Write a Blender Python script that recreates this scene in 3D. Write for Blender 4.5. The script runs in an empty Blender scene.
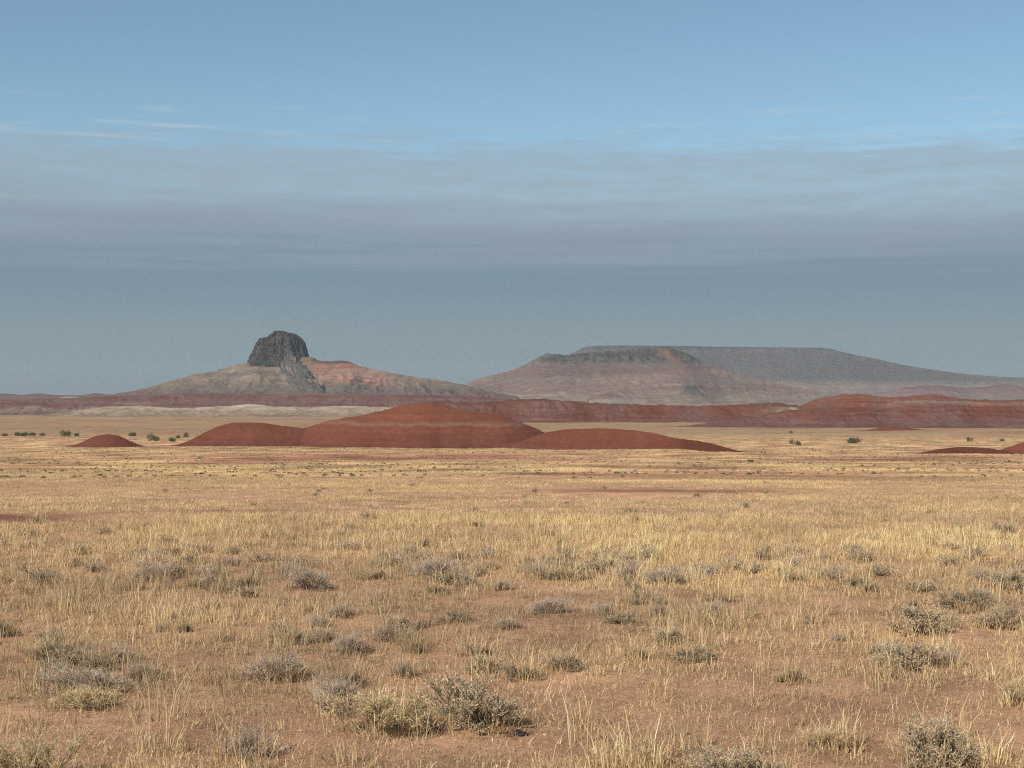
import bpy, math, random
import numpy as np

random.seed(7)
RNG = np.random.default_rng(7)
S = bpy.context.scene
C = S.collection
F = 1500.0           # focal length in pixels (1024 wide)
CX, HY = 512.0, 397.0
EYE = 1.6
rad = math.radians

# ------------------------------------------------------------------ noise
def _hash(ix, iy, seed):
    h = (ix.astype(np.int64) * 374761393 + iy.astype(np.int64) * 668265263 + seed * 1442695041) & 0xFFFFFFFF
    h = ((h ^ (h >> 13)) * 1274126177) & 0xFFFFFFFF
    h = (h ^ (h >> 16)) & 0xFFFFFFFF
    h = ((h ^ (h >> 15)) * 2246822519) & 0xFFFFFFFF
    return (h ^ (h >> 13)) & 0xFFFFFFFF

def noise(x, y, seed=0):
    x = np.asarray(x, float); y = np.asarray(y, float)
    x, y = np.broadcast_arrays(x, y)
    ix = np.floor(x); iy = np.floor(y); fx = x - ix; fy = y - iy
    u = fx * fx * fx * (fx * (fx * 6 - 15) + 10); v = fy * fy * fy * (fy * (fy * 6 - 15) + 10)
    def g(dx, dy):
        a = _hash(ix + dx, iy + dy, seed) * (2 * math.pi / 4294967296.0)
        return np.cos(a) * (fx - dx) + np.sin(a) * (fy - dy)
    n0 = g(0, 0) * (1 - u) + g(1, 0) * u
    n1 = g(0, 1) * (1 - u) + g(1, 1) * u
    return (n0 * (1 - v) + n1 * v) * 1.5

def fbm(x, y, seed=0, octv=4, gain=0.5):
    s = 0; a = 1; f = 1
    for i in range(octv):
        s = s + a * noise(x * f, y * f, seed + i * 17); a *= gain; f *= 2.03
    return s

def ridged(x, y, seed=0, octv=4, gain=0.5):
    s = 0; a = 1; f = 1; t = 0
    for i in range(octv):
        s = s + a * (1 - np.abs(noise(x * f, y * f, seed + i * 31)) * 1.6); t += a; a *= gain; f *= 2.1
    return s / t

def sstep(a, b, x):
    t = np.clip((x - a) / (b - a), 0, 1)
    return t * t * (3 - 2 * t)

def pchip(xs, ys):
    xs = np.array(xs, float); ys = np.array(ys, float)
    h = np.diff(xs); d = np.diff(ys) / h
    m = np.zeros_like(ys); m[0] = d[0]; m[-1] = d[-1]
    for i in range(1, len(xs) - 1):
        if d[i - 1] * d[i] > 0:
            w1 = 2 * h[i] + h[i - 1]; w2 = h[i] + 2 * h[i - 1]
            m[i] = (w1 + w2) / (w1 / d[i - 1] + w2 / d[i])
    def f(x):
        x = np.asarray(x, float)
        i = np.clip(np.searchsorted(xs, x) - 1, 0, len(xs) - 2)
        t = np.clip((x - xs[i]) / h[i], 0, 1); t2 = t * t; t3 = t2 * t
        return (ys[i] * (2 * t3 - 3 * t2 + 1) + h[i] * m[i] * (t3 - 2 * t2 + t)
                + ys[i + 1] * (-2 * t3 + 3 * t2) + h[i] * m[i + 1] * (t3 - t2))
    return f

# ------------------------------------------------------------------ terrain
PROF = [(-80, -1.2), (-10, -0.05), (0, 0), (20, 0.10), (28, 0.42), (45, 1.34), (70, 2.55), (120, 4.75), (200, 7.75),
        (350, 12.6), (550, 18.3), (800, 25.1), (1000, 27.0), (1350, 27.3), (2800, 27.6), (6000, 28.5), (26000, 45)]
_prof = pchip([p[0] for p in PROF], [p[1] for p in PROF])

def ground_z(x, y):
    z = -_prof(y)
    near = 1 - sstep(60, 200, np.abs(y) + np.abs(x) * .3)
    z = z + near * (0.030 * fbm(x * .9, y * .9, 3, 3) + 0.07 * noise(x * .16, y * .16, 5))
    far = sstep(60, 300, y)
    z = z + far * (0.35 * noise(x / 45, y / 60, 8) + 0.5 * noise(x / 170, y / 130, 9))
    return z

_ys = np.concatenate([np.linspace(4, 60, 600), np.geomspace(60.2, 12000, 900)])
_pyrow = HY + F * (EYE + _prof(_ys)) / _ys
def depth_at(py):
    return float(np.interp(-py, -_pyrow, _ys))

def on_ground(px, py):
    y = depth_at(py)
    for _ in range(3):
        x = (px - CX) / F * y
        z = float(ground_z(np.array(x), np.array(y)))
        y2 = (EYE - z) * F / max(py - HY, 1.0)
        y = 0.5 * y + 0.5 * y2
    x = (px - CX) / F * y
    return x, y, float(ground_z(np.array(x), np.array(y)))

# ------------------------------------------------------------------ mesh + material helpers
def make_mesh(name, verts, faces_flat, loop_tot, col=None, smooth=True):
    me = bpy.data.meshes.new(name)
    verts = np.asarray(verts, np.float32)
    loop_tot = np.asarray(loop_tot, np.int32); faces_flat = np.asarray(faces_flat, np.int32)
    me.vertices.add(len(verts)); me.vertices.foreach_set('co', verts.ravel())
    me.loops.add(len(faces_flat)); me.loops.foreach_set('vertex_index', faces_flat)
    me.polygons.add(len(loop_tot))
    st = np.zeros(len(loop_tot), np.int32); st[1:] = np.cumsum(loop_tot)[:-1]
    me.polygons.foreach_set('loop_start', st)
    me.polygons.foreach_set('use_smooth', np.full(len(loop_tot), smooth, bool))
    if col is not None:
        a = me.color_attributes.new('Col', 'FLOAT_COLOR', 'POINT')
        c4 = np.ones((len(verts), 4), np.float32); c4[:, :3] = col
        a.data.foreach_set('color', c4.ravel())
    me.update(calc_edges=True)
    return me

def grid_faces(nr, nc):
    i = np.arange(nr * nc).reshape(nr, nc)
    q = np.stack([i[:-1, :-1], i[:-1, 1:], i[1:, 1:], i[1:, :-1]], -1).reshape(-1, 4)
    return q.ravel(), np.full(len(q), 4)

def link(name, me, mat=None, parent=None):
    o = bpy.data.objects.new(name, me); C.objects.link(o)
    if mat and me: me.materials.clear(); me.materials.append(mat)
    if parent: o.parent = parent
    return o

def tag(o, label=None, cat=None, group=None, kind=None):
    if label: o['label'] = label
    if cat: o['category'] = cat
    if group: o['group'] = group
    if kind: o['kind'] = kind
    return o

def nodes_of(mat):
    mat.use_nodes = True
    nt = mat.node_tree
    return nt, nt.nodes, nt.links, nt.nodes['Principled BSDF']

def mat_land(name, scale, var=0.25, bump=0.6, dist=1.0):
    """colour attribute x two procedural noises, with bump in metres"""
    m = bpy.data.materials.new(name); nt, N, L, P = nodes_of(m)
    at = N.new('ShaderNodeAttribute'); at.attribute_name = 'Col'
    tc = N.new('ShaderNodeTexCoord')
    mp = N.new('ShaderNodeMapping'); mp.inputs['Scale'].default_value = (scale, scale, scale * 3); L.new(tc.outputs['Object'], mp.inputs[0])
    n1 = N.new('ShaderNodeTexNoise'); n1.inputs['Scale'].default_value = 1; n1.inputs['Detail'].default_value = 8; n1.inputs['Roughness'].default_value = .65
    L.new(mp.outputs[0], n1.inputs['Vector'])
    mr = N.new('ShaderNodeMapRange'); mr.inputs[1].default_value = .25; mr.inputs[2].default_value = .75
    mr.inputs[3].default_value = 1 - var; mr.inputs[4].default_value = 1 + var
    L.new(n1.outputs[0], mr.inputs[0])
    mx = N.new('ShaderNodeMix'); mx.data_type = 'RGBA'; mx.blend_type = 'MULTIPLY'; mx.inputs[0].default_value = 1
    L.new(at.outputs['Color'], mx.inputs[6]); L.new(mr.outputs[0], mx.inputs[7])
    L.new(mx.outputs[2], P.inputs['Base Color'])
    bp = N.new('ShaderNodeBump'); bp.inputs['Strength'].default_value = bump; bp.inputs['Distance'].default_value = dist
    L.new(n1.outputs[0], bp.inputs['Height']); L.new(bp.outputs[0], P.inputs['Normal'])
    P.inputs['Roughness'].default_value = 1; P.inputs['Specular IOR Level'].default_value = 0.05
    return m

def mat_leaf(name, trans=0.25, rnd=0.15, rough=0.8):
    m = bpy.data.materials.new(name); nt, N, L, P = nodes_of(m)
    at = N.new('ShaderNodeAttribute'); at.attribute_name = 'Col'
    oi = N.new('ShaderNodeObjectInfo')
    mr = N.new('ShaderNodeMapRange'); mr.inputs[3].default_value = 1 - rnd; mr.inputs[4].default_value = 1 + rnd
    L.new(oi.outputs['Random'], mr.inputs[0])
    mx = N.new('ShaderNodeMix'); mx.data_type = 'RGBA'; mx.blend_type = 'MULTIPLY'; mx.inputs[0].default_value = 1
    L.new(at.outputs['Color'], mx.inputs[6]); L.new(mr.outputs[0], mx.inputs[7])
    L.new(mx.outputs[2], P.inputs['Base Color']); P.inputs['Roughness'].default_value = rough
    P.inputs['Specular IOR Level'].default_value = 0.15
    if trans > 0:
        tr = N.new('ShaderNodeBsdfTranslucent'); L.new(mx.outputs[2], tr.inputs['Color'])
        ms = N.new('ShaderNodeMixShader'); ms.inputs[0].default_value = trans
        L.new(P.outputs[0], ms.inputs[1]); L.new(tr.outputs[0], ms.inputs[2])
        L.new(ms.outputs[0], N['Material Output'].inputs['Surface'])
    return m

# ------------------------------------------------------------------ grass cover map (0 bare .. 1 dense), over the real ground
# bare spots / thick spots as ellipses on the ground: (px, py, half width px, half height px, amount)
SPOTS = [(30, 519, 75, 5, -1.3), (120, 516, 40, 2.2, -.5), (215, 512, 70, 3, -.7), (218, 592, 38, 8, -1.1), (320, 588, 34, 9, -1.0), (95, 572, 40, 6, -.6),
         (500, 585, 55, 9, -.8), (440, 605, 30, 6, -.4), (690, 595, 60, 8, -.6), (560, 600, 50, 10, -.5), (470, 650, 70, 10, -.45),
         (930, 655, 70, 12, -.5), (985, 622, 30, 8, -.6), (820, 700, 70, 12, -.6), (640, 690, 60, 14, -.7), (170, 730, 70, 16, -.8),
         (480, 742, 120, 12, -.9), (290, 735, 50, 14, -.6), (900, 725, 60, 16, -.7), (1000, 700, 50, 18, -.6), (730, 660, 30, 6, -.5),
         (330, 690, 40, 10, -.5), (60, 740, 20, 20, -.4), (585, 640, 40, 8, -.5), (880, 595, 60, 8, -.4), (720, 715, 60, 10, -.7),
         (1010, 555, 40, 8, -.5), (400, 457, 170, 2.6, -.9), (640, 492, 120, 3.5, -.8), (900, 460, 110, 2.6, -.8), (250, 460, 60, 2.4, -.8), (230, 500, 80, 2.5, -.4),
         (800, 476, 150, 3, -.45), (990, 470, 60, 2, -.4), (80, 474, 90, 2, -.35), (480, 478, 120, 2, -.3),
         (170, 530, 90, 12, .6), (330, 540, 90, 10, .6), (430, 520, 200, 7, .4), (560, 545, 120, 10, .5), (780, 548, 130, 9, .4),
         (130, 590, 110, 14, .5), (80, 615, 80, 14, .4), (230, 622, 90, 14, .5), (360, 610, 60, 14, .4), (680, 630, 60, 14, .55),
         (900, 510, 140, 7, .4), (700, 520, 100, 6, .3), (960, 590, 60, 8, .3), (400, 488, 260, 2.2, .6), (240, 467, 140, 1.6, .6),
         (700, 482, 110, 1.6, .6), (900, 500, 120, 2, .5), (100, 495, 120, 3, .3), (640, 745, 70, 18, .5), (600, 760, 50, 10, .5),
         (970, 750, 60, 15, .5), (60, 700, 70, 12, .3), (150, 690, 60, 10, .3), (760, 690, 40, 8, .3)]

def cover(x, y):
    yy = np.maximum(y, 3.0)
    px = CX + F * x / yy
    py = HY + F * (EYE + _prof(y)) / yy
    c = 0.54 + 0.42 * fbm(x / .95, y / 1.25, 21, 4) + .32 * (1 - sstep(12, 22, y)) * noise(x / .33, y / .5, 22) + 0.32 * noise(x / 5.5, y / 7, 23)
    c = c + sstep(30, 90, y) * (0.30 * fbm(x / 22, y / 12, 27, 3) + .45 * fbm(x / 30, y / 42, 28, 3) + .02)
    c = c - 0.24 * sstep(645, 720, py) - 0.05 * sstep(585, 640, py) + 0.18 * sstep(500, 520, py) * (1 - sstep(560, 600, py))
    for (a, b, w, h, k) in SPOTS:
        r2 = ((px - a) / w) ** 2 + ((py - b) / h) ** 2
        c = c + (k * (.62 if (k < 0 and b > 600) else 1)) * np.exp(-r2 * 1.1)
    lo = .24 * (1 - sstep(10, 16, y)) * (.7 + .5 * noise(x / .5, y / .6, 24))
    return np.clip(np.maximum(c, lo), 0, 1)

# ------------------------------------------------------------------ ground sheet
def build_ground():
    ys = np.concatenate([np.linspace(-60, 2, 40)[:-1], np.arange(2, 30, .11), np.geomspace(30, 24000, 560)])
    u = np.linspace(-1, 1, 561)
    u = np.sign(u) * np.abs(u) ** 1.25
    Y = np.repeat(ys[:, None], len(u), 1)
    half = 14 + 0.62 * np.maximum(Y, 0) + np.where(Y < 0, -Y * .5, 0)
    X = u[None, :] * half
    Z = ground_z(X, Y)
    cv = cover(X, Y)
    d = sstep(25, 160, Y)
    # how much of the soil is hidden under straw and litter at this spot
    k = cv * (1 - d) * .34 + d * sstep(.15, .85, cv) * .95
    far = sstep(900, 1250, Y)
    n1 = fbm(X / 60, Y / 60, 41, 4); n2 = fbm(X / 400, Y / 250, 44, 4)
    n3 = fbm(X / 90, Y / 25, 47, 4)
    farcov = np.clip(.62 + .35 * n1 + .35 * n2 + .5 * n3, 0, 1)
    k = np.where(Y > 900, k * (1 - far) + far * farcov, k)
    fn = fbm(X * 1.1, Y * 1.1, 51, 5, .62)
    soil = np.array([.475, .268, .165])[None, None] * (1 + .30 * fn[..., None])
    straw = np.array([.50, .345, .170])[None, None] * (1 + .18 * fn[..., None])
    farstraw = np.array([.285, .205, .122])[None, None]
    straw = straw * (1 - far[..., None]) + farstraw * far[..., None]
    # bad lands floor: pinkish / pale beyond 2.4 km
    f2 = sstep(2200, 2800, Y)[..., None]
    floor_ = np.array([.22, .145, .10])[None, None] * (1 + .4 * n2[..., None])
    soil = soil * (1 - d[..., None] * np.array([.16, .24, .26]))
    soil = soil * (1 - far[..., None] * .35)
    pxg = CX + F * X / np.maximum(Y, 3); pyg = HY + F * (EYE + _prof(Y)) / np.maximum(Y, 3)
    dsp = 0                                                  # darker red silt lying in shallow bare washes
    for (a, b, w, h) in [(28, 519, 78, 4.2), (150, 512.5, 40, 1.6), (235, 511, 75, 1.6), (660, 491, 130, 2.6), (900, 461, 120, 2), (380, 458, 150, 1.8), (800, 477, 150, 1.6), (120, 480, 120, 1.4), (420, 499, 90, 1.5), (985, 540, 50, 3)]:
        dsp = dsp + np.exp(-(((pxg - a) / w) ** 4 + ((pyg - b) / h) ** 2)) * (Y > 3)
    dsp = np.clip(dsp * (.75 + .5 * fbm(X / 2.5, Y / 4, 67, 3)), 0, 1)[..., None]
    soil = soil * (1 - dsp) + np.array([.235, .108, .068]) * dsp; k = k * (1 - .7 * dsp[..., 0])
    wash = np.exp(-((Y - 770) / 75) ** 2) * sstep(60, 190, pxg) * (1 - sstep(690, 770, pxg)) * np.clip(.55 + .7 * fbm(X / 25, Y / 18, 66, 3), 0, 1)
    soil = soil * (1 - wash[..., None]) + np.array([.17, .068, .045]) * wash[..., None]; k = k * (1 - .8 * wash)
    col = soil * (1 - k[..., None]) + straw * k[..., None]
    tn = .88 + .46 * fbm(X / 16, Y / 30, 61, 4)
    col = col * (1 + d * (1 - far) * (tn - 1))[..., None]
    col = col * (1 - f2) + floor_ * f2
    V = np.stack([X, Y, Z], -1).reshape(-1, 3)
    fl, lt = grid_faces(len(ys), len(u))
    m = bpy.data.materials.new('ground soil'); nt, N, L, P = nodes_of(m)
    at = N.new('ShaderNodeAttribute'); at.attribute_name = 'Col'
    tc = N.new('ShaderNodeTexCoord')
    def nz(s, det=6, sy=1, r=.65):
        mp = N.new('ShaderNodeMapping'); mp.inputs['Scale'].default_value = (s, s * sy, s); L.new(tc.outputs['Object'], mp.inputs[0])
        n = N.new('ShaderNodeTexNoise'); n.inputs['Scale'].default_value = 1; n.inputs['Detail'].default_value = det; n.inputs['Roughness'].default_value = r
        L.new(mp.outputs[0], n.inputs['Vector']); return n
    a = nz(6, 9, r=.72); b = nz(70, 4, r=.8); c = nz(.06, 8, .5, r=.7)
    def mul(colsock, fac, lo, hi, fmin=.25, fmax=.75):
        mr = N.new('ShaderNodeMapRange'); mr.inputs[1].default_value = fmin; mr.inputs[2].default_value = fmax
        mr.inputs[3].default_value = lo; mr.inputs[4].default_value = hi; L.new(fac, mr.inputs[0])
        mx = N.new('ShaderNodeMix'); mx.data_type = 'RGBA'; mx.blend_type = 'MULTIPLY'; mx.inputs[0].default_value = 1
        L.new(colsock, mx.inputs[6]); L.new(mr.outputs[0], mx.inputs[7]); return mx.outputs[2]
    s = mul(at.outputs['Color'], a.outputs[0], .72, 1.28)
    s = mul(s, b.outputs[0], .6, 1.4)
    s = mul(s, c.outputs[0], .82, 1.18)
    # straw fragments and pale grit lying on the soil
    vo = N.new('ShaderNodeTexVoronoi'); vo.inputs['Scale'].default_value = 55; L.new(tc.outputs['Object'], vo.inputs['Vector'])
    lt_ = N.new('ShaderNodeMath'); lt_.operation = 'LESS_THAN'; lt_.inputs[1].default_value = .16; L.new(vo.outputs['Distance'], lt_.inputs[0])
    gt = N.new('ShaderNodeMath'); gt.operation = 'GREATER_THAN'; gt.inputs[1].default_value = .55; L.new(a.outputs[0], gt.inputs[0])
    mm = N.new('ShaderNodeMath'); mm.operation = 'MULTIPLY'; L.new(lt_.outputs[0], mm.inputs[0]); L.new(gt.outputs[0], mm.inputs[1])
    m2 = N.new('ShaderNodeMath'); m2.operation = 'MULTIPLY'; m2.inputs[1].default_value = .7; L.new(mm.outputs[0], m2.inputs[0])
    mx = N.new('ShaderNodeMix'); mx.data_type = 'RGBA'; L.new(m2.outputs[0], mx.inputs[0]); L.new(s, mx.inputs[6]); mx.inputs[7].default_value = (.48, .33, .2, 1)
    L.new(mx.outputs[2], P.inputs['Base Color'])
    ad = N.new('ShaderNodeMath'); ad.operation = 'MULTIPLY_ADD'; ad.inputs[1].default_value = .35
    L.new(b.outputs[0], ad.inputs[0]); L.new(a.outputs[0], ad.inputs[2])
    bp = N.new('ShaderNodeBump'); bp.inputs['Strength'].default_value = 1.0; bp.inputs['Distance'].default_value = .05
    L.new(ad.outputs[0], bp.inputs['Height']); L.new(bp.outputs[0], P.inputs['Normal'])
    P.inputs['Roughness'].default_value = 1; P.inputs['Specular IOR Level'].default_value = .03
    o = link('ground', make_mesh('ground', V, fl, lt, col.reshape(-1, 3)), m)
    tag(o, 'red sandy soil of the open desert plain', 'ground', kind='structure')

build_ground()

# ------------------------------------------------------------------ landforms: height fields with their own depth, strata and gullies
def zpy(py, D): return EYE + (HY - py) * D / F

LAND = 0.64
def strata_col(zz, stops):
    zs = np.array([s[0] for s in stops]); cs = np.array([s[1] for s in stops])
    o = np.argsort(zs); zs = zs[o]; cs = cs[o]
    return np.stack([np.interp(zz, zs, cs[:, k]) for k in range(3)], -1)

def landform(name, crest, stops, mat, slope=1.9, shape='mound', gully=.12, glen=None, crestnoise=.5, seed=1,
             res=1.0, flat=0.0, cliff=None, back=None, colfn=None, strwarp=1.5, parent=None, maxhalf=None, foot=0.0):
    """crest: (px, py, distance) points of the skyline ridge; the sides fall away to the plain at their own slope"""
    crest = sorted(crest)
    pxs = np.array([c[0] for c in crest], float); pys = np.array([c[1] for c in crest], float); Ds = np.array([c[2] for c in crest], float)
    n = max(int((pxs[-1] - pxs[0]) / res), 20)
    px = np.linspace(pxs[0], pxs[-1], n)
    py = pchip(pxs, pys)(px); D = pchip(pxs, Ds)(px) if Ds.std() > 0 else np.full(n, Ds[0])
    ppm = Ds.mean() / F                                     # metres per pixel
    py = py + crestnoise * fbm(px / 9, px * 0, seed + 2, 4)
    xc = (px - CX) / F * D; zc = EYE + (HY - py) * D / F
    zg = ground_z(xc, D)
    H = np.maximum(zc - zg, 0.0)
    sm = np.ones(15) / 15
    Hs = np.convolve(np.pad(H, 7, 'edge'), sm, 'valid')
    Hmax = H.max()
    W = slope * (0.75 * Hs + .25 * Hmax) * np.sqrt(np.clip(Hs / (.12 * Hmax), 0, 1)) + foot
    if maxhalf: W = np.minimum(W, maxhalf)
    W = np.maximum(W, ppm * 2)
    nv = max(int(2 * W.max() / ppm / 1.6), 60); nv = min(nv, 240)
    v = np.linspace(-1, 1, nv)
    v = np.sign(v) * np.abs(v) ** 1.15
    V, XC = np.meshgrid(v, xc, indexing='ij')
    bk = 1.0 if back is None else back
    side = np.where(V > 0, bk, 1.0)
    # the foot of the slope wanders
    wob = 1 + .20 * noise(XC / (ppm * 60), V * 0 + np.sign(V) * 3, seed + 9) + .10 * np.abs(V) ** 3 * noise(XC / (ppm * 14), np.sign(V) * 3, seed + 10)
    Y = D[None, :] + V * W[None, :] * side * wob
    X = XC * Y / D[None, :] * .0 + XC
    a = np.abs(V)
    t = np.clip((a - flat) / (1 - flat), 0, 1)
    if shape == 'mound':
        prof = 0.5 * (1 + np.cos(np.pi * t ** 1.05)) * .8 + .2 * (1 - t)
    elif shape == 'apron':
        prof = (1 - t) ** 1.45
    else:
        prof = 1 - t
    if cliff is not None:                                   # cliff band: share of the height falling within a short width
        ch, cw = cliff
        cn = .5 + .5 * noise(XC / (ppm * 16), V * 0 + np.sign(V), seed + 40)
        chh = ch * (.75 + .5 * cn); cw = cw * (.7 + .7 * np.abs(noise(XC / (ppm * 11), V * 0 + 3, seed + 41)) + .35 * np.abs(noise(XC / (ppm * 3), V * 4, seed + 42)))
        prof = (1 - chh) * (1 - t) ** 1.4 + chh * (1 - sstep(.1, 1, t / cw))
    gl = glen or ppm * 10
    wx = fbm(X / (gl * 4), Y / (gl * 4), seed + 5, 2) * gl * .8
    g = ridged((X + wx) / gl, (Y - D[None, :]) / (gl * 3.2), seed, 4, .55) - .62
    g2 = ridged((X + wx) / (gl * 3.3), (Y - D[None, :]) / (gl * 9), seed + 3, 2) - .6
    env = np.sin(np.pi * np.clip(a ** .75, 0, 1)) ** .8
    env = env * (.25 + .75 * sstep(0.02, .3, a))
    sm2 = np.ones(31) / 31
    Hb = np.convolve(np.pad(H, 15, 'edge'), sm2, 'valid')
    crisp = np.exp(-(a / .09) ** 1.5)
    Hv = Hb[None, :] * (1 - crisp) + H[None, :] * crisp
    Zr = Hv * prof + (g * .65 + g2 * .8) * gully * Hmax * env * np.clip(H[None, :] / (.35 * Hmax), 0, 1)
    Zg = ground_z(X, Y)
    Z = np.where(prof > 0, Zg * (1 - prof) + zg[None, :] * prof, Zg) + Zr - 0.02 * Hmax * sstep(.85, 1, a)
    edge = np.minimum(np.arange(n), np.arange(n)[::-1])
    Z = Z - (1 - np.clip(edge / 3, 0, 1))[None, :] * .03 * Hmax
    Z[0] -= 1 + .05 * Hmax; Z[-1] -= 1 + .05 * Hmax
    P = np.stack([X, Y, Z], -1)
    Zc = Z * Ds.mean() / Y if False else Z
    zz = Zc + strwarp * ppm * fbm(X / (ppm * 30), Y / (ppm * 30), seed + 60, 4)
    col = strata_col(zz, stops)
    if colfn is not None: col = colfn(col, X, Y, Z, zz, px, V, ppm, g)
    col = np.clip(LAND * col * (1 + .10 * fbm(X / (ppm * 5), Y / (ppm * 8), seed + 70, 3))[..., None], .01, .9)
    fl, lt = grid_faces(nv, n)
    me = make_mesh(name, P.reshape(-1, 3), fl, lt, col.reshape(-1, 3))
    return link(name, me, mat, parent)

def lin(r, g, b):
    f = lambda c: (c / 255 / 12.92) if c / 255 <= .04045 else ((c / 255 + .055) / 1.055) ** 2.4
    return np.array([f(r), f(g), f(b)])

RED = np.array([.192, .067, .042]); ORANGE = np.array([.222, .083, .048]); DKRED = np.array([.165, .058, .042]); PALE = np.array([.30, .165, .115])
CREAM = np.array([.40, .33, .255]); TAN = np.array([.31, .225, .165]); GREY = np.array([.18, .142, .122]); MAUVE = np.array([.20, .12, .105])
PINK = np.array([.32, .15, .11]); ROCK = np.array([.050, .046, .042])

M_mound = mat_land('red clay', .35, .16, .5, .6)
M_ridge = mat_land('banded clay', .12, .2, .6, 1.5)
M_far = mat_land('far badland soil', .035, .22, .7, 6)
M_vfar = mat_land('scrubby mesa slope', .02, .35, .6, 10)
M_rock = mat_land('dark basalt', .05, .4, 1.0, 8)

def redst(D, lo, hi, tweak=()):
    st = [(zpy(lo, D), DKRED), (zpy(lo - (lo - hi) * .35, D), RED), (zpy(lo - (lo - hi) * .48, D), RED * 1.05), (zpy(lo - (lo - hi) * .53, D), PALE * .85),
          (zpy(lo - (lo - hi) * .60, D), RED * 1.1), (zpy(lo - (lo - hi) * .75, D), ORANGE), (zpy(hi, D), ORANGE * 1.08)]
    return st

def mound(name, label, pts, stops, **kw):
    o = landform(name, pts, stops, M_mound, **kw)
    return tag(o, label, 'mound', 'bare red clay mounds on the plain', 'structure')

def softband(col, X, Y, Z, zz, px, V, ppm, g):
    b = noise(zz / (ppm * 4), X / (ppm * 160), 191) + .7 * noise(zz / (ppm * 1.6), X / (ppm * 70), 192)
    d = fbm(X / 18, Y / 18, 195, 4)
    dull = np.clip(.35 + .5 * d, 0, .7)[..., None] * .5
    col = col * (1 + .13 * b + .10 * d)[..., None]
    return col * (1 - dull) + np.array([.17, .072, .05]) * dull

mound('red_mound', 'largest red clay mound with an orange top, in the middle of the plain',
      [(270, 446, 860), (300, 430, 850), (330, 420.5, 840), (360, 415.5, 830), (388, 409, 825), (408, 404, 820), (425, 402.5, 820), (440, 403.5, 820),
       (455, 408.5, 815), (472, 411.5, 812), (492, 414, 810), (512, 419, 810), (530, 426, 810), (546, 433, 810), (562, 441, 810), (580, 448, 810)],
      redst(820, 447, 403), slope=2.4, gully=.014, glen=4.5, seed=11, colfn=softband, res=.8, crestnoise=.5)
mound('red_mound', 'low rounded dark red mound joined to the left side of the largest mound',
      [(150, 448, 840), (172, 446.5, 840), (186, 442, 840), (200, 435, 840), (218, 426.5, 840), (236, 422.5, 840), (256, 422.5, 840), (280, 425.5, 842), (310, 429, 845), (345, 433, 850), (375, 440, 850), (400, 447, 850)],
      [(zpy(447, 790), DKRED), (zpy(438, 790), RED * .95), (zpy(430, 790), RED), (zpy(422, 790), RED * 1.05)], slope=2.2, gully=.03, glen=4.5, seed=12, colfn=softband, res=.8, crestnoise=.3)
mound('red_mound', 'long red mound tapering to a low tail at its right end',
      [(486, 447, 770), (515, 443, 760), (532, 437, 745), (550, 431.5, 730), (572, 429, 715), (600, 428.3, 700), (625, 429.5, 680), (650, 432.5, 660), (676, 438, 630), (700, 441.2, 570), (718, 445.2, 520), (735, 449.8, 475), (748, 453.8, 440), (756, 456, 430)],
      [(zpy(450, 660), DKRED), (zpy(440, 690), RED * .9), (zpy(428, 700), RED)], slope=2.0, gully=.03, glen=4, seed=13, colfn=softband, res=.8, crestnoise=.5)
mound('red_mound', 'small separate red mound near the left edge between green bushes',
      [(66, 447, 820), (80, 443, 815), (93, 437, 810), (106, 434.2, 810), (118, 435.6, 810), (129, 440.5, 810), (139, 445, 812), (148, 448, 815)],
      [(zpy(446, 810), DKRED), (zpy(433, 810), RED * .95)], slope=1.9, gully=.08, seed=14, res=.6, crestnoise=.3)
mound('red_mound', 'flat low dark red mound near the right edge',
      [(908, 455.5, 450), (924, 452, 450), (945, 448.3, 452), (965, 446.9, 455), (985, 447.8, 455), (1003, 450.5, 455), (1022, 455.5, 455)],
      [(zpy(455, 453), DKRED * .8), (zpy(446, 453), DKRED)], slope=2.6, gully=.08, seed=15, res=.6, crestnoise=.3)
mound('red_mound', 'orange red mound cut off by the right edge of the view',
      [(978, 456, 475), (994, 452, 475), (1010, 446.5, 475), (1026, 441.5, 475), (1045, 438, 475), (1080, 437, 475), (1110, 443, 475), (1140, 456, 475)],
      [(zpy(455, 475), DKRED), (zpy(440, 475), ORANGE)], slope=2.0, gully=.08, seed=16, res=.6, crestnoise=.3)

def ridge(label, pts, stops, mat=M_ridge, **kw):
    o = landform('badlands_ridge', pts, stops, mat, **kw)
    return tag(o, label, 'ridge', 'banded badlands ridges beyond the mounds', 'structure')

def band_tint(col, X, Y, Z, zz, px, V, ppm, g):
    mm = np.clip(.34 + .5 * fbm(X / (ppm * 40), Y / (ppm * 60), 93, 3), .05, .75)[..., None]
    col = col * (1 - mm) + (MAUVE * .92) * mm
    b = (noise(zz / (ppm * 2.2), X / (ppm * 110), 91) + .6 * noise(zz / (ppm * .9), X / (ppm * 50), 92)) * (.6 + .8 * noise(X / (ppm * 60), Y / (ppm * 60), 94))
    return col * (1 + .24 * b)[..., None] + np.array([.03, .018, .014]) * np.clip(b, 0, 1)[..., None]

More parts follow.
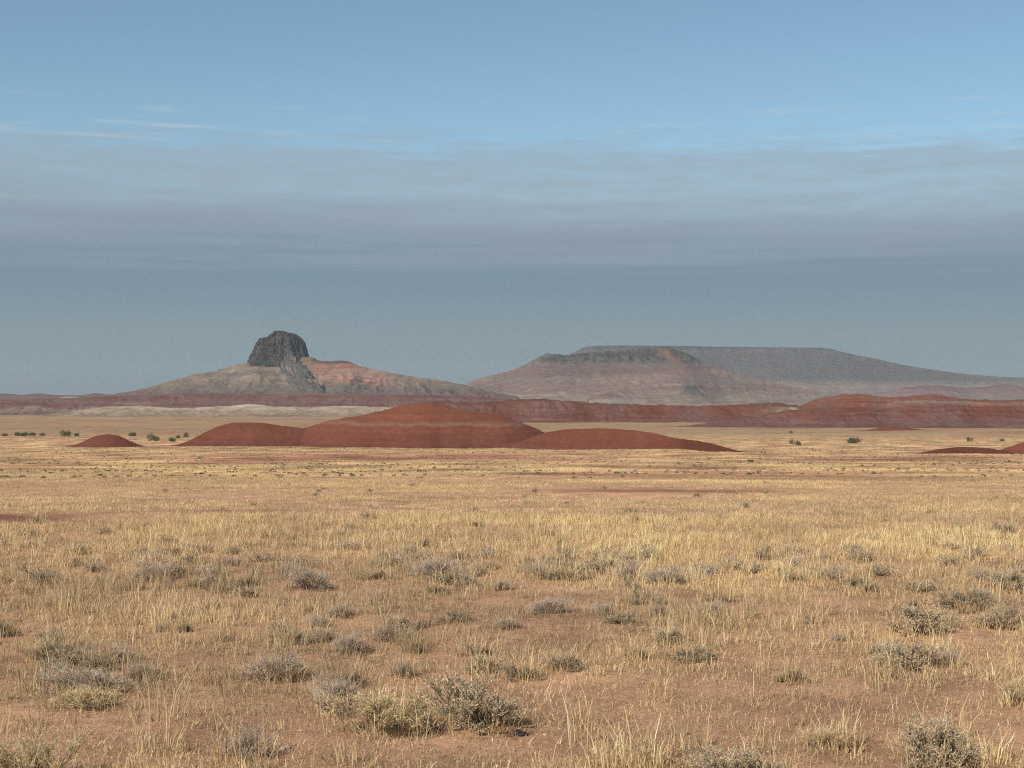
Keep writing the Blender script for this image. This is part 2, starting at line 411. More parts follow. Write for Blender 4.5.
D = 1480
ridge('broad banded maroon ridge in front of the far right orange hill',
      [(660, 428.5, D), (690, 425.5, D), (730, 419, D), (775, 412.5, D), (800, 409, D), (830, 407.5, D), (865, 407, D), (895, 402, D), (925, 400.5, D), (960, 401.5, D), (1000, 402.5, D), (1045, 402, D), (1120, 404, D), (1200, 425, D)],
      [(zpy(431, D), DKRED * 1.0), (zpy(422, D), (MAUVE + DKRED) * .47), (zpy(415, D), DKRED * 1.05), (zpy(406, D), RED * .95), (zpy(403.5, D), PINK), (zpy(401.5, D), CREAM * .8)],
      slope=4.2, gully=.13, crestnoise=.9, seed=21, colfn=band_tint, strwarp=1.2)
ridge('low maroon clay lump at the foot of the right ridge',
      [(850, 431.5, 1300), (872, 429.5, 1300), (888, 426, 1300), (902, 426.5, 1300), (918, 429.5, 1300), (935, 431.5, 1300)],
      [(zpy(431, 1300), DKRED), (zpy(426, 1300), DKRED * 1.2)], slope=2, gully=.1, seed=22, crestnoise=.25)
D = 1850
ridge('bright orange red hill with two rounded tops at the far right',
      [(770, 415, D), (795, 409, D), (812, 400.5, D), (832, 396, D), (852, 394, D), (872, 395.5, D), (890, 397, D), (912, 395.5, D), (932, 394, D), (950, 397, D), (975, 399.5, D), (1000, 400, D), (1040, 399, D), (1080, 402, D), (1110, 415, D)],
      [(zpy(412, D), DKRED * 1.1), (zpy(404, D), RED * 1.1), (zpy(394, D), ORANGE * 1.1)], slope=2.6, gully=.09, crestnoise=.8, seed=23, colfn=band_tint, strwarp=1.2)
D = 1790
def palepatch(col, X, Y, Z, zz, px, V, ppm, g):
    col = band_tint(col, X, Y, Z, zz, px, V, ppm, g)
    m = np.exp(-((px[None, :] - 790) / 26) ** 2) * sstep(zpy(416, D), zpy(412, D), zz) * (1 - sstep(zpy(408, D), zpy(406, D), zz))
    m = m * (.5 + .5 * noise(X / 14, Y / 30, 5)).clip(0, 1) * 1.2
    return col * (1 - m.clip(0, 1))[..., None] + CREAM * .9 * m.clip(0, 1)[..., None]
ridge('long dark red ridge running behind the largest mound towards the right',
      [(380, 416, D), (410, 406, D), (440, 401, D), (480, 402.5, D), (505, 400.5, D), (530, 399, D), (560, 400, D), (590, 402.5, D), (625, 404, D), (660, 405, D), (700, 405.5, D), (740, 404.5, D), (770, 402.5, D), (790, 404.5, D), (815, 410, D), (850, 418, D)],
      [(zpy(424, D), MAUVE), (zpy(419, D), DKRED * 1.1), (zpy(413, D), RED * .85), (zpy(410, D), DKRED * 1.1), (zpy(405, D), RED * .9), (zpy(400, D), RED * .85)],
      slope=3.6, gully=.16, crestnoise=1.0, seed=24, colfn=palepatch, strwarp=1.2)
D = 2320
def creamtint(col, X, Y, Z, zz, px, V, ppm, g):
    b = noise(X / (ppm * 24), zz / (ppm * 3), 95) + .6 * noise(X / (ppm * 8), zz / (ppm * 1.5), 96)
    m = (.5 - b).clip(0, 1)[..., None] * .45
    return col * (1 - m) + np.array([.16, .135, .105]) * m
ridge('pale cream clay badlands left of the largest mound',
      [(20, 417, D), (55, 413.5, D), (90, 409, D), (110, 406.5, D), (140, 406, D), (175, 408, D), (205, 407, D), (235, 405.5, D), (252, 404, D), (275, 406.5, D), (310, 407, D), (340, 406, D), (380, 407, D), (420, 409, D), (460, 415, D)],
      [(zpy(421, D), TAN * 1.5), (zpy(415, D), TAN * 1.15), (zpy(411, D), TAN * 1.5), (zpy(408, D), CREAM * 1.2), (zpy(405, D), CREAM * 1.45)], mat=M_ridge,
      slope=9, shape='apron', gully=.25, seed=25, colfn=creamtint, strwarp=1.0)
D = 2500
ridge('low mixed maroon and cream hills at the far left edge',
      [(-120, 414, D), (-60, 406, D), (-10, 404, D), (25, 402.5, D), (60, 405, D), (90, 403, D), (120, 405, D), (150, 409, D), (175, 414, D)],
      [(zpy(418, D), CREAM * .7), (zpy(413, D), MAUVE), (zpy(409, D), CREAM * .75), (zpy(406.5, D), MAUVE * .9), (zpy(402, D), DKRED * 1.3)], slope=5, gully=.25, seed=26, colfn=band_tint, strwarp=3)
D = 3800
ridge('long dark maroon terrace below the rock capped butte',
      [(-150, 409, D), (-80, 401, D), (0, 399.5, D), (60, 398, D), (110, 396, D), (150, 394.5, D), (200, 393, D), (260, 394, D), (320, 393.5, D), (380, 394.5, D), (430, 395, D), (480, 397, D), (530, 402, D), (570, 407, D)],
      [(zpy(408, D), MAUVE), (zpy(405, D), DKRED * 1.2), (zpy(401, D), MAUVE * .9), (zpy(397, D), DKRED * 1.1), (zpy(393, D), MAUVE)], slope=5, gully=.2, seed=27, colfn=band_tint, strwarp=1.5)
D = 4400
ridge('cream white knolls on the skyline at the far left',
      [(40, 402, D), (56, 399, D), (66, 396.5, D), (76, 397, D), (90, 398.5, D), (104, 399, D), (116, 396.8, D), (126, 398.5, D), (134, 396.5, D), (146, 396.5, D), (156, 399, D), (172, 403, D)],
      [(zpy(403, D), CREAM * .7), (zpy(396, D), CREAM * 1.05)], mat=M_far, slope=3, gully=.2, seed=28, crestnoise=.3)
D = 6500
ridge('thin dusky hills along the horizon at the far left',
      [(-160, 400, D), (-100, 396, D), (-40, 395.5, D), (4, 393.5, D), (22, 395, D), (38, 393.3, D), (55, 395, D), (80, 395.3, D), (96, 393.2, D), (112, 394.5, D), (140, 393, D), (170, 394, D), (210, 398, D)],
      [(zpy(400, D), MAUVE), (zpy(393, D), MAUVE * .8)], mat=M_far, slope=4, gully=.15, seed=29, crestnoise=.3)

# ---------------------------------------------------------------- rock capped butte
def butte():
    D = 5500; ppm = D / F
    root = bpy.data.objects.new('butte', None); C.objects.link(root)
    root.location = ((279 - CX) / F * D, D, -29)
    tag(root, 'lone butte with a blocky dark rock cap above tan and red slopes', 'butte', kind='structure')
    def cf(col, X, Y, Z, zz, px, V, ppm, g):
        pxg = CX + X / Y * F
        # red face to the right of the dark spur, greyer soils lower down
        m = (sstep(300, 325, pxg + 4 * noise(zz / 12, X / 50, 7)) * (1 - sstep(372, 410, pxg))) * sstep(zpy(389, D), zpy(380, D), zz)
        b = (.5 + .9 * noise((zz + 4 * noise(X / 60, Y / 60, 72)) / (ppm * 2.1), X / 420, 71)).clip(0, 1)
        redc = np.array([.34, .135, .095]) * b[..., None] + np.array([.40, .27, .205]) * (1 - b)[..., None]
        top = sstep(zpy(364.5, D), zpy(362, D), zz)[..., None]
        redc = redc * (1 - top) + np.array([.13, .07, .055]) * top
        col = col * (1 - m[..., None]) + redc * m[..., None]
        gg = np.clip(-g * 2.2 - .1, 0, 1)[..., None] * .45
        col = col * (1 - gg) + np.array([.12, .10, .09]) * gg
        dk = np.clip(fbm(X / (ppm * 11), zz / (ppm * 4.5), 78, 4) * 1.5 - .1, 0, 1)[..., None] * .6 * (1 - m)[..., None]
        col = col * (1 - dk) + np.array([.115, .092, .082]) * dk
        # bare cream patches on the left shoulder
        c = np.clip(noise(X / (ppm * 14), Y / (ppm * 14), 77) * 1.6 - .25, 0, 1) * sstep(zpy(384, D), zpy(376, D), zz) * (1 - sstep(240, 270, pxg))
        return col * (1 - .6 * c)[..., None] + CREAM * (.6 * c)[..., None]
    st = [(zpy(402, D), MAUVE * .9), (zpy(395, D), MAUVE * .95), (zpy(390, D), np.array([.19, .145, .125])), (zpy(384, D), TAN * .78), (zpy(378, D), TAN * .9), (zpy(374, D), GREY * 1.05),
          (zpy(369, D), TAN * .85), (zpy(362, D), TAN * .8)]
    o = landform('slope', [(70, 399, D), (105, 395, D), (135, 390.5, D), (165, 382.5, D), (195, 374.5, D), (215, 371, D), (240, 364.5, D), (255, 362, D), (280, 359, D), (303, 357, D), (312, 357.5, D), (320, 360.5, D), (330, 361.5, D), (338, 360.3, D), (348, 361.5, D),
                            (360, 366, D), (385, 371.5, D), (415, 377, D), (438, 380, D), (465, 385, D), (490, 391, D), (520, 397, D)],
                 st, M_far, slope=3.2, shape='apron', gully=.13, glen=ppm * 13, seed=31, colfn=cf, strwarp=2.5, crestnoise=.7)
    o.parent = root; o.matrix_parent_inverse.identity(); o.location = -root.location
    # cap: fluted cliff block
    nth, nz = 260, 60
    th = np.linspace(0, 2 * math.pi, nth, endpoint=False)
    t = np.linspace(0, 1, nz)
    T, TH = np.meshgrid(t, th, indexing='ij')
    z0, z1 = zpy(374, D), zpy(331, D)
    ca, sa = np.cos(TH), np.sin(TH)
    # angular block outline
    rr = 1 / (np.abs(ca) ** 2.6 + np.abs(sa) ** 2.6) ** (1 / 2.6)
    a = 30.5 * ppm; bdep = 24 * ppm
    taper = 1.03 - .24 * T ** 2.2 + .10 * np.exp(-((T - .2) / .12).clip(0, 9))
    fl = ridged(TH * 5 + .15 * noise(TH * 3, T * 4, 4), T * .9, 5, 4, .6) - .6; fl2 = noise(TH * 2.2, T * 2, 6)
    ledge = .045 * noise(T * 7, TH * 1.5, 8) + .025 * noise(T * 16, TH * 6, 88)
    r = rr * taper * (1 + .20 * fl + .12 * fl2 + ledge)
    X = a * r * ca; Y = bdep * r * sa
    top = pchip([-34, -24, -20, -16, -9, -4, 2, 8, 10, 14, 22, 25, 28, 33], [354, 348.5, 342, 338.5, 337, 333, 331, 331.5, 334.5, 333.2, 338, 341, 348, 356])
    zt = zpy(top(X / ppm) + 1.0 * noise(X / ppm / 2.6, Y / ppm / 4, 9), D)
    Z = z0 + (zt - z0) * T ** .95
    rings = [np.stack([X, Y, Z], -1)]
    for k in (.85, .65, .45, .25, .05):
        x = X[-1] * k; y = Y[-1] * k
        z = zpy(top(x / ppm) + 1.0 * noise(x / ppm / 2.6, y / ppm / 4, 9), D)
        rings.append(np.stack([x, y, z], -1)[None])
    P = np.concatenate(rings, 0); nr = P.shape[0]
    i = np.arange(nr * nth).reshape(nr, nth); j = np.roll(i, -1, 1)
    q = np.stack([i[:-1], j[:-1], j[1:], i[1:]], -1).reshape(-1, 4)
    flat = np.concatenate([q.ravel(), i[-1]]); lt = np.concatenate([np.full(len(q), 4), [nth]])
    cc = np.array([.046, .040, .036])[None, None] * (1 + .5 * fbm(P[..., 0] / ppm / 3, P[..., 2] / ppm / 5, 12, 4))[..., None]
    wv = np.clip(fbm(P[..., 0] / ppm / 4, P[..., 2] / ppm / 4, 14, 3) * 1.5 - .45, 0, 1)[..., None]
    cc = cc * (1 - wv) + np.array([.15, .10, .08]) * wv
    P = P + np.array([(277 - CX) / F * D, D + 12 * ppm, 0]) - np.array(root.location)
    tag(link('rock_cap', make_mesh('rock_cap', P.reshape(-1, 3), flat, lt, cc.reshape(-1, 3), smooth=False), M_rock, root), 'blocky dark rock cap')
    # dark rocky spur running down the front right of the slope
    n, m = 90, 70
    s = np.linspace(0, 1, n); w = np.linspace(-1, 1, m)
    Sg, Wg = np.meshgrid(s, w, indexing='ij')
    p0 = np.array([(291 - CX) / F * D, D - 60, zpy(364, D)]); p1 = np.array([(321 - CX) / F * (D - 380), D - 320, zpy(395, D)])
    cxy = p0[None, None] + (p1 - p0)[None, None] * Sg[..., None]
    wid = (8 + 6 * np.sin(np.pi * np.clip(Sg * .8 + .1, 0, 1))) * ppm * (1 + .3 * noise(Sg * 6, np.sign(Wg), 15))
    hgt = (9 * (1 - Sg) ** .5 + 5) * ppm * (1 - np.abs(Wg) ** 1.3) * (1 + .9 * (ridged(Wg * 2.5, Sg * 5, 16, 4, .6) - .6)) - 3 * ppm
    X = cxy[..., 0] + Wg * wid * .95; Y = cxy[..., 1] + Wg * wid * .35
    Z = cxy[..., 2] + hgt - 2 * ppm * np.abs(Wg) + 3.0 * ppm * noise(Sg * 5, Wg * 2, 18)
    Zlim = zpy(362, D); 
    P = np.stack([X, Y, Z], -1)
    fl_, lt_ = grid_faces(n, m)
    cc = ROCK[None, None] * 1.5 * (1 + .5 * fbm(X / ppm / 3, Z / ppm / 3, 19, 4))[..., None]
    wv = np.clip(fbm(X / ppm / 3 + Z / ppm / 4, Z / ppm / 11, 20, 3) * 2 - .75, 0, 1)[..., None]
    cc = cc * (1 - wv) + np.array([.28, .20, .155]) * wv
    P = P - np.array(root.location)
    tag(link('rock_spur', make_mesh('rock_spur', P.reshape(-1, 3), fl_, lt_, cc.reshape(-1, 3)), M_rock, root), 'dark rocky rib below the cap')

butte()

# ---------------------------------------------------------------- the two mesas
D = 7600
def mesacol(col, X, Y, Z, zz, px, V, ppm, g):
    pxg = px[None, :] + 0 * zz
    pyg = HY - (Z - EYE) / Y * F
    hb = noise(zz / (ppm * 2.4), X / (ppm * 120), 151) + .7 * noise(zz / (ppm * 1.1), X / (ppm * 60), 152)
    col = col * (1 + .20 * hb)[..., None] + np.array([.03, .012, .012]) * np.clip(hb, 0, 1)[..., None]
    # rock rim
    rim = sstep(zpy(365.5, D), zpy(360, D), Z + ppm * 3 * noise(X / (ppm * 6), X * 0, 58)) * sstep(535, 550, pxg) * (1 - sstep(696, 706, pxg))
    rk = (.74 + .75 * fbm((X + Z * .8) / (ppm * 4), Z / (ppm * 4), 51, 3) + .6 * noise(X / (ppm * 22), X * 0, 54)).clip(0, 1)
    m = (rim * rk * .95)[..., None]
    col = col * (1 - m) + np.array([.045, .042, .042]) * m
    red = np.exp(-(((pxg - 664) - (pyg - 352) * .9) / 6) ** 2) * sstep(zpy(371, D), zpy(366, D), Z) * (1 - sstep(zpy(349.5, D), zpy(348, D), Z))
    col = col * (1 - red * .8)[..., None] + np.array([.25, .125, .095]) * (red * .8)[..., None]
    band = np.exp(-((pxg - 622) / 38) ** 2) * (sstep(zpy(390, D), zpy(388, D), zz) - sstep(zpy(377, D), zpy(375, D), zz)).clip(0, 1)
    b = .5 + .5 * noise(zz / (ppm * 2), X / 500, 53)
    bc = np.array([.26, .135, .11]) * b[..., None] + np.array([.33, .24, .19]) * (1 - b)[..., None]
    band = band[..., None] * .7
    col = col * (1 - band) + bc * band
    c = np.clip(noise(X / (ppm * 18), Y / (ppm * 10), 57) * 1.8 - .5, 0, 1) * (1 - sstep(zpy(384, D), zpy(378, D), zz))
    return col * (1 - .5 * c)[..., None] + CREAM * .9 * (.5 * c)[..., None]
o = landform('mesa', [(440, 397, D), (462, 388, D), (475, 380, D), (490, 376, D), (512, 370, D), (530, 362, D), (542, 355.5, D), (548, 353.6, D), (558, 354, D), (564, 355.5, D), (580, 353.5, D), (600, 352, D), (625, 350, D), (648, 348, D), (664, 347.5, D),
                      (680, 351, D), (692, 356, D), (703, 363, D), (725, 371, D), (750, 377, D), (780, 384, D), (815, 391, D), (850, 397, D)],
             [(zpy(404, D), TAN * .85), (zpy(396, D), np.array([.25, .19, .15])), (zpy(388, D), MAUVE * 1.05), (zpy(380, D), np.array([.20, .15, .13])), (zpy(372, D), MAUVE), (zpy(366, D), np.array([.17, .13, .115])), (zpy(354, D), GREY * .85)],
             M_far, slope=3.6, cliff=(.14, .05), flat=.02, gully=.045, glen=D / F * 11, seed=41, colfn=mesacol, strwarp=2.5, crestnoise=.6, back=1.0)
tag(o, 'nearer mesa with a broken dark rim and a red streak down its right end', 'mesa', kind='structure')

def knoll(label, pts, D, st, mat, **kw):
    o = landform('knoll', pts, st, mat, **kw)
    tag(o, label, 'knoll', kind='structure')
knoll('small dark rocky knoll at the right foot of the nearer mesa', [(668, 403, 6880), (677, 397, 6880), (683, 390.5, 6880), (688, 385, 6880), (691, 386, 6880), (694, 384.8, 6880), (699, 390, 6880), (705, 396, 6880), (714, 403, 6880)], 6880,
      [(zpy(398, 6880), GREY * 1.1), (zpy(392, 6880), ROCK * 2.2), (zpy(384, 6880), ROCK * 1.6)], M_rock, slope=1.3, gully=.35, seed=43, crestnoise=1.2)
knoll('maroon conical knoll at the front of the nearer mesa', [(588, 399, 6600), (598, 396, 6600), (608, 393, 6600), (616, 394, 6600), (626, 398, 6600), (634, 401, 6600)], 6600,
      [(zpy(400, 6600), CREAM * .7), (zpy(398, 6600), MAUVE), (zpy(393, 6600), MAUVE * .8)], M_far, slope=2.2, gully=.15, seed=44, crestnoise=.3)

D = 12500
def scrubcol(col, X, Y, Z, zz, px, V, ppm, g):
    dots = np.clip(fbm(X / (ppm * 2.6), Y / (ppm * 5), 63, 3) * 1.6, 0, 1)[..., None] * .75 * sstep(zpy(386, D), zpy(382, D), zz)[..., None]
    col = col * (1 - dots) + np.array([.055, .06, .05]) * dots
    rim = sstep(zpy(350.2, D), zpy(349.4, D), Z)[..., None] * ((px < 836) & (px > 582))[None, :, None]
    col = col * (1 - .55 * rim) + np.array([.05, .048, .045]) * .55 * rim
    b = noise(zz / (ppm * 2), X / (ppm * 90), 65)
    lo = (1 - sstep(zpy(386, D), zpy(383, D), zz))
    return col * (1 + .25 * b * lo)[..., None]
o = landform('mesa', [(540, 366, D), (560, 358, D), (574, 352.5, D), (584, 347.5, D), (592, 346.3, D), (640, 346.3, D), (700, 347, D), (760, 348, D), (826, 348.8, D), (831, 350, D), (838, 353, D), (855, 356, D), (880, 361, D), (900, 365.5, D), (930, 370, D), (960, 374, D),
                      (990, 376.5, D), (1024, 378, D), (1080, 380, D), (1160, 384, D), (1230, 398, D)],
             [(zpy(402, D), np.array([.24, .17, .145])), (zpy(394, D), np.array([.27, .18, .15])), (zpy(388, D), np.array([.28, .20, .165])), (zpy(384, D), np.array([.22, .165, .14])), (zpy(380, D), np.array([.135, .112, .105])), (zpy(365, D), np.array([.125, .106, .104])), (zpy(346, D), np.array([.12, .102, .102]))],
             M_vfar, slope=4.2, shape='apron', cliff=(.07, .025), flat=.1, gully=.016, glen=D / F * 9, seed=45, colfn=scrubcol, strwarp=1.0, crestnoise=.5, back=.9)
tag(o, 'long flat topped blue grey mesa behind the nearer one', 'mesa', kind='structure')
D = 9500
o = landform('badlands_ridge', [(850, 403, D), (880, 393, D), (905, 387.5, D), (935, 385, D), (960, 388, D), (990, 386, D), (1005, 384, D), (1030, 387, D), (1080, 388, D), (1140, 395, D), (1190, 403, D)],
             [(zpy(396, D), np.array([.24, .16, .14])), (zpy(388, D), MAUVE * .9), (zpy(384, D), MAUVE * .85)], M_far, slope=4, gully=.15, seed=46, colfn=band_tint)
tag(o, 'faint mauve hills in front of the long flat topped mesa', 'ridge', 'banded badlands ridges beyond the mounds', 'structure')

# ------------------------------------------------------------------ grass
M_grass = mat_leaf('dry grass', .38, 0.0, .75)
PAL = np.array([[.70, .53, .285], [.64, .465, .235], [.54, .39, .195], [.47, .36, .20], [.40, .31, .18], [.78, .62, .37]]) * np.array([[1.0, 1.0, 1.07]])
def patchtint(x, y):
    n = np.clip(.5 + .55 * noise(x / 2.3, y / 3.1, 33) + .45 * noise(x / 9, y / 8, 34) + .3 * noise(x / 40, y / 14, 35) + sstep(50, 110, y) * .7 * fbm(x / 16, y / 30, 61, 4), 0, 1)[:, None]
    return n * np.array([[1.32, 1.27, 1.17]]) + (1 - n) * np.array([[.66, .65, .67]])

class Blades:
    def __init__(s): s.near = []; s.far = []
    def add(s, bx, by, bz, h, w, lean, az, col, tipk, seg):
        (s.near if seg else s.far).append((bx, by, bz, h, w, lean, az, col, np.broadcast_to(tipk, bx.shape)))

B = Blades()
def tufts(cx, cy, nb, rad_, hmin, hmax, w, lean, pal_i, seg, hscale=None, bright=None):
    """nb blades around each tuft centre"""
    n = len(cx)
    if n == 0: return
    k = np.repeat(np.arange(n), nb)
    r = RNG.random(len(k)) ** .6 * rad_; a = RNG.random(len(k)) * 2 * np.pi
    bx = cx[k] + r * np.cos(a); by = cy[k] + r * np.sin(a)
    bz = ground_z(bx, by) - .006
    h = (hmin + (hmax - hmin) * RNG.random(len(k)))
    if hscale is not None: h = h * hscale[k]
    az = a + RNG.normal(0, .7, len(k))
    ln = np.abs(RNG.normal(0, lean, len(k))) + .04
    pi = np.asarray(pal_i)[RNG.integers(0, len(pal_i), len(k))]
    tv = (RNG.random(n)[k] - .5) * .35 + 1
    col = PAL[pi] * tv[:, None] * (1 + RNG.normal(0, .10, len(k)))[:, None]
    col = col * patchtint(cx, cy)[k]
    if bright is not None: col = col * bright[k][:, None]
    B.add(bx, by, bz, h, w * (.7 + .6 * RNG.random(len(k))), ln, az, col, .9, seg)

def scatter(y0, y1, dens, margin=3.0, thr=None, cov_pow=1.4):
    """points on the visible wedge of ground, kept with probability cover**pow"""
    hw = lambda y: .36 * y + margin
    area = (hw(y0) + hw(y1)) * (y1 - y0)
    n = int(area * dens)
    t = RNG.random(n)
    a0, a1 = hw(y0), hw(y1)
    y = y0 + (y1 - y0) * ((np.sqrt(a0 * a0 + t * (a1 * a1 - a0 * a0)) - a0) / (a1 - a0))
    x = (RNG.random(n) * 2 - 1) * hw(y)
    c = cover(x, y)
    keep = RNG.random(n) < c ** cov_pow
    return x[keep], y[keep], c[keep]

# upright straw bunches: tall only where the cover is thick, stubby elsewhere
hs = lambda c: .36 + .92 * c ** 1.7
x, y, c = scatter(4.5, 9.3, 46, cov_pow=1.15); tufts(x, y, 22, .05, .025, .115, .0035, .55, [0, 1, 2, 3, 3, 4, 5], True, .5 + .7 * c)
x, y, c = scatter(8.6, 14.5, 30, cov_pow=1.5); tufts(x, y, 24, .06, .04, .17, .0036, .30, [0, 0, 1, 2, 3, 4, 5], True, hs(c))
x, y, c = scatter(13.5, 22, 30); tufts(x, y, 20, .06, .03, .115, .0042, .32, [0, 0, 1, 2, 2, 3, 5], True, hs(c))
x, y, c = scatter(20, 34, 30); tufts(x, y, 14, .08, .03, .088, .0058, .38, [0, 0, 1, 1, 2, 3, 5], True, hs(c))
x, y, c = scatter(32, 70, 11); tufts(x, y, 11, .12, .03, .095, .010, .42, [0, 0, 1, 1, 2, 3], False, hs(c))
x, y, c = scatter(66, 150, 3.4); tufts(x, y, 9, .20, .04, .12, .022, .5, [0, 0, 1, 1, 2], False, hs(c))
x, y, c = scatter(145, 330, .9); tufts(x, y, 8, .4, .06, .16, .055, .55, [0, 0, 1, 1, 2], False, hs(c))
x, y, c = scatter(320, 640, .14); tufts(x, y, 8, 1.0, .10, .22, .13, .6, [0, 1, 1, 2], False, hs(c))
x, y, c = scatter(640, 860, .06); tufts(x, y, 8, 1.8, .15, .35, .25, .6, [0, 1, 1, 2], False, .6 + .5 * c)
# short tangled litter lying low between the bunches, and broken straw flat on the soil
def litter(y0, y1, dens, nb, w, h=(.03, .10), lean=.8, pw=.38, pal=(1, 2, 2, 3, 3, 4, 4, 0)):
    x, y, c = scatter(y0, y1, dens, cov_pow=pw)
    tufts(x, y, nb, .09, h[0], h[1], w, lean, list(pal), True)
litter(4.5, 10, 100, 14, .0034, (.02, .075), .95, .8); litter(9.5, 20, 70, 11, .0044, (.02, .075), .9, .5); litter(19, 34, 24, 9, .0065, (.02, .06), .9)
litter(4.5, 10, 240, 8, .0034, (.012, .05), 1.25, .15, (0, 1, 2, 3, 4, 5)); litter(9.5, 18, 80, 7, .0045, (.02, .05), 1.25, .15, (0, 1, 2, 3, 4))
# single tall stalks
x, y, c = scatter(4.6, 10, 12.0, cov_pow=.7); tufts(x, y, 2, .06, .08, .24, .0031, .33, [0, 5, 5, 1], True); x, y, c = scatter(9, 14, 8.0, cov_pow=.9); tufts(x, y, 2, .05, .10, .22, .0034, .27, [0, 5, 5, 1], True)
x, y, c = scatter(14, 24, 4.0, cov_pow=1.8); tufts(x, y, 2, .06, .09, .16, .0046, .22, [0, 5, 5, 1], True)
# tall stalk clumps that stand out close to the camera
for (px, py, n, hh) in [(150, 755, 9, .30), (155, 720, 6, .40), (245, 765, 7, .30), (320, 700, 5, .25), (385, 735, 14, .27), (430, 715, 8, .25), (345, 765, 6, .16),
                        (580, 745, 9, .32), (640, 765, 22, .26), (605, 768, 18, .22), (690, 745, 6, .22), (755, 755, 8, .22), (835, 745, 14, .18), (930, 745, 10, .28),
                        (985, 765, 20, .24), (1005, 705, 8, .25), (815, 750, 14, .15), (960, 735, 9, .25), (880, 690, 7, .2), (470, 690, 5, .2), (700, 650, 12, .2), (655, 700, 6, .22), (30, 690, 10, .2)]:
    gx, gy, gz = on_ground(px, py)
    cx = np.array([gx]); cy = np.array([gy])
    tufts(cx, cy, n, .09, hh * .55, hh * 1.05, .0048, .30, [0, 5, 5, 1], True)
    tufts(cx + .05, cy + .03, n * 5, .11, .05, .13, .0036, .5, [1, 2, 3, 4], True)

# ------------------------------------------------------------------ shrubs
M_twig = mat_leaf('shrub wood', 0, .2, .95)
M_sage = mat_leaf('grey shrub leaves', .18, .18, .85)

class Geo:
    def __init__(s): s.v = []; s.f = []; s.l = []; s.c = []
    def tube(s, p, q, r0, r1, col, k=3):
        p = np.array(p); q = np.array(q); d = q - p; L = np.linalg.norm(d)
        if L < 1e-6: return
        d = d / L; up = np.array([0, 0, 1.]) if abs(d[2]) < .9 else np.array([1., 0, 0])
        a = np.cross(d, up); a /= np.linalg.norm(a); b = np.cross(d, a); o = len(s.v)
        for (c, r) in ((p, r0), (q, r1)):
            for j in range(k):
                t = 2 * math.pi * j / k; s.v.append(c + r * (math.cos(t) * a + math.sin(t) * b)); s.c.append(col)
        for j in range(k):
            s.f += [o + j, o + (j + 1) % k, o + k + (j + 1) % k, o + k + j]; s.l.append(4)
    def leaf(s, p, d, L, w, col, rnd):
        d = np.array(d); d = d / (np.linalg.norm(d) + 1e-9)
        a = np.cross(d, np.array([rnd.gauss(0, 1), rnd.gauss(0, 1), rnd.gauss(0, 1)])); a /= (np.linalg.norm(a) + 1e-9); o = len(s.v)
        p = np.array(p)
        for q in (p, p + d * L * .5 + a * w * .5, p + d * L, p + d * L * .5 - a * w * .5): s.v.append(q); s.c.append(col)
        s.f += [o, o + 1, o + 2, o + 3]; s.l.append(4)
    def mesh(s, name): return make_mesh(name, np.array(s.v), s.f, s.l, np.array(s.c), smooth=False)

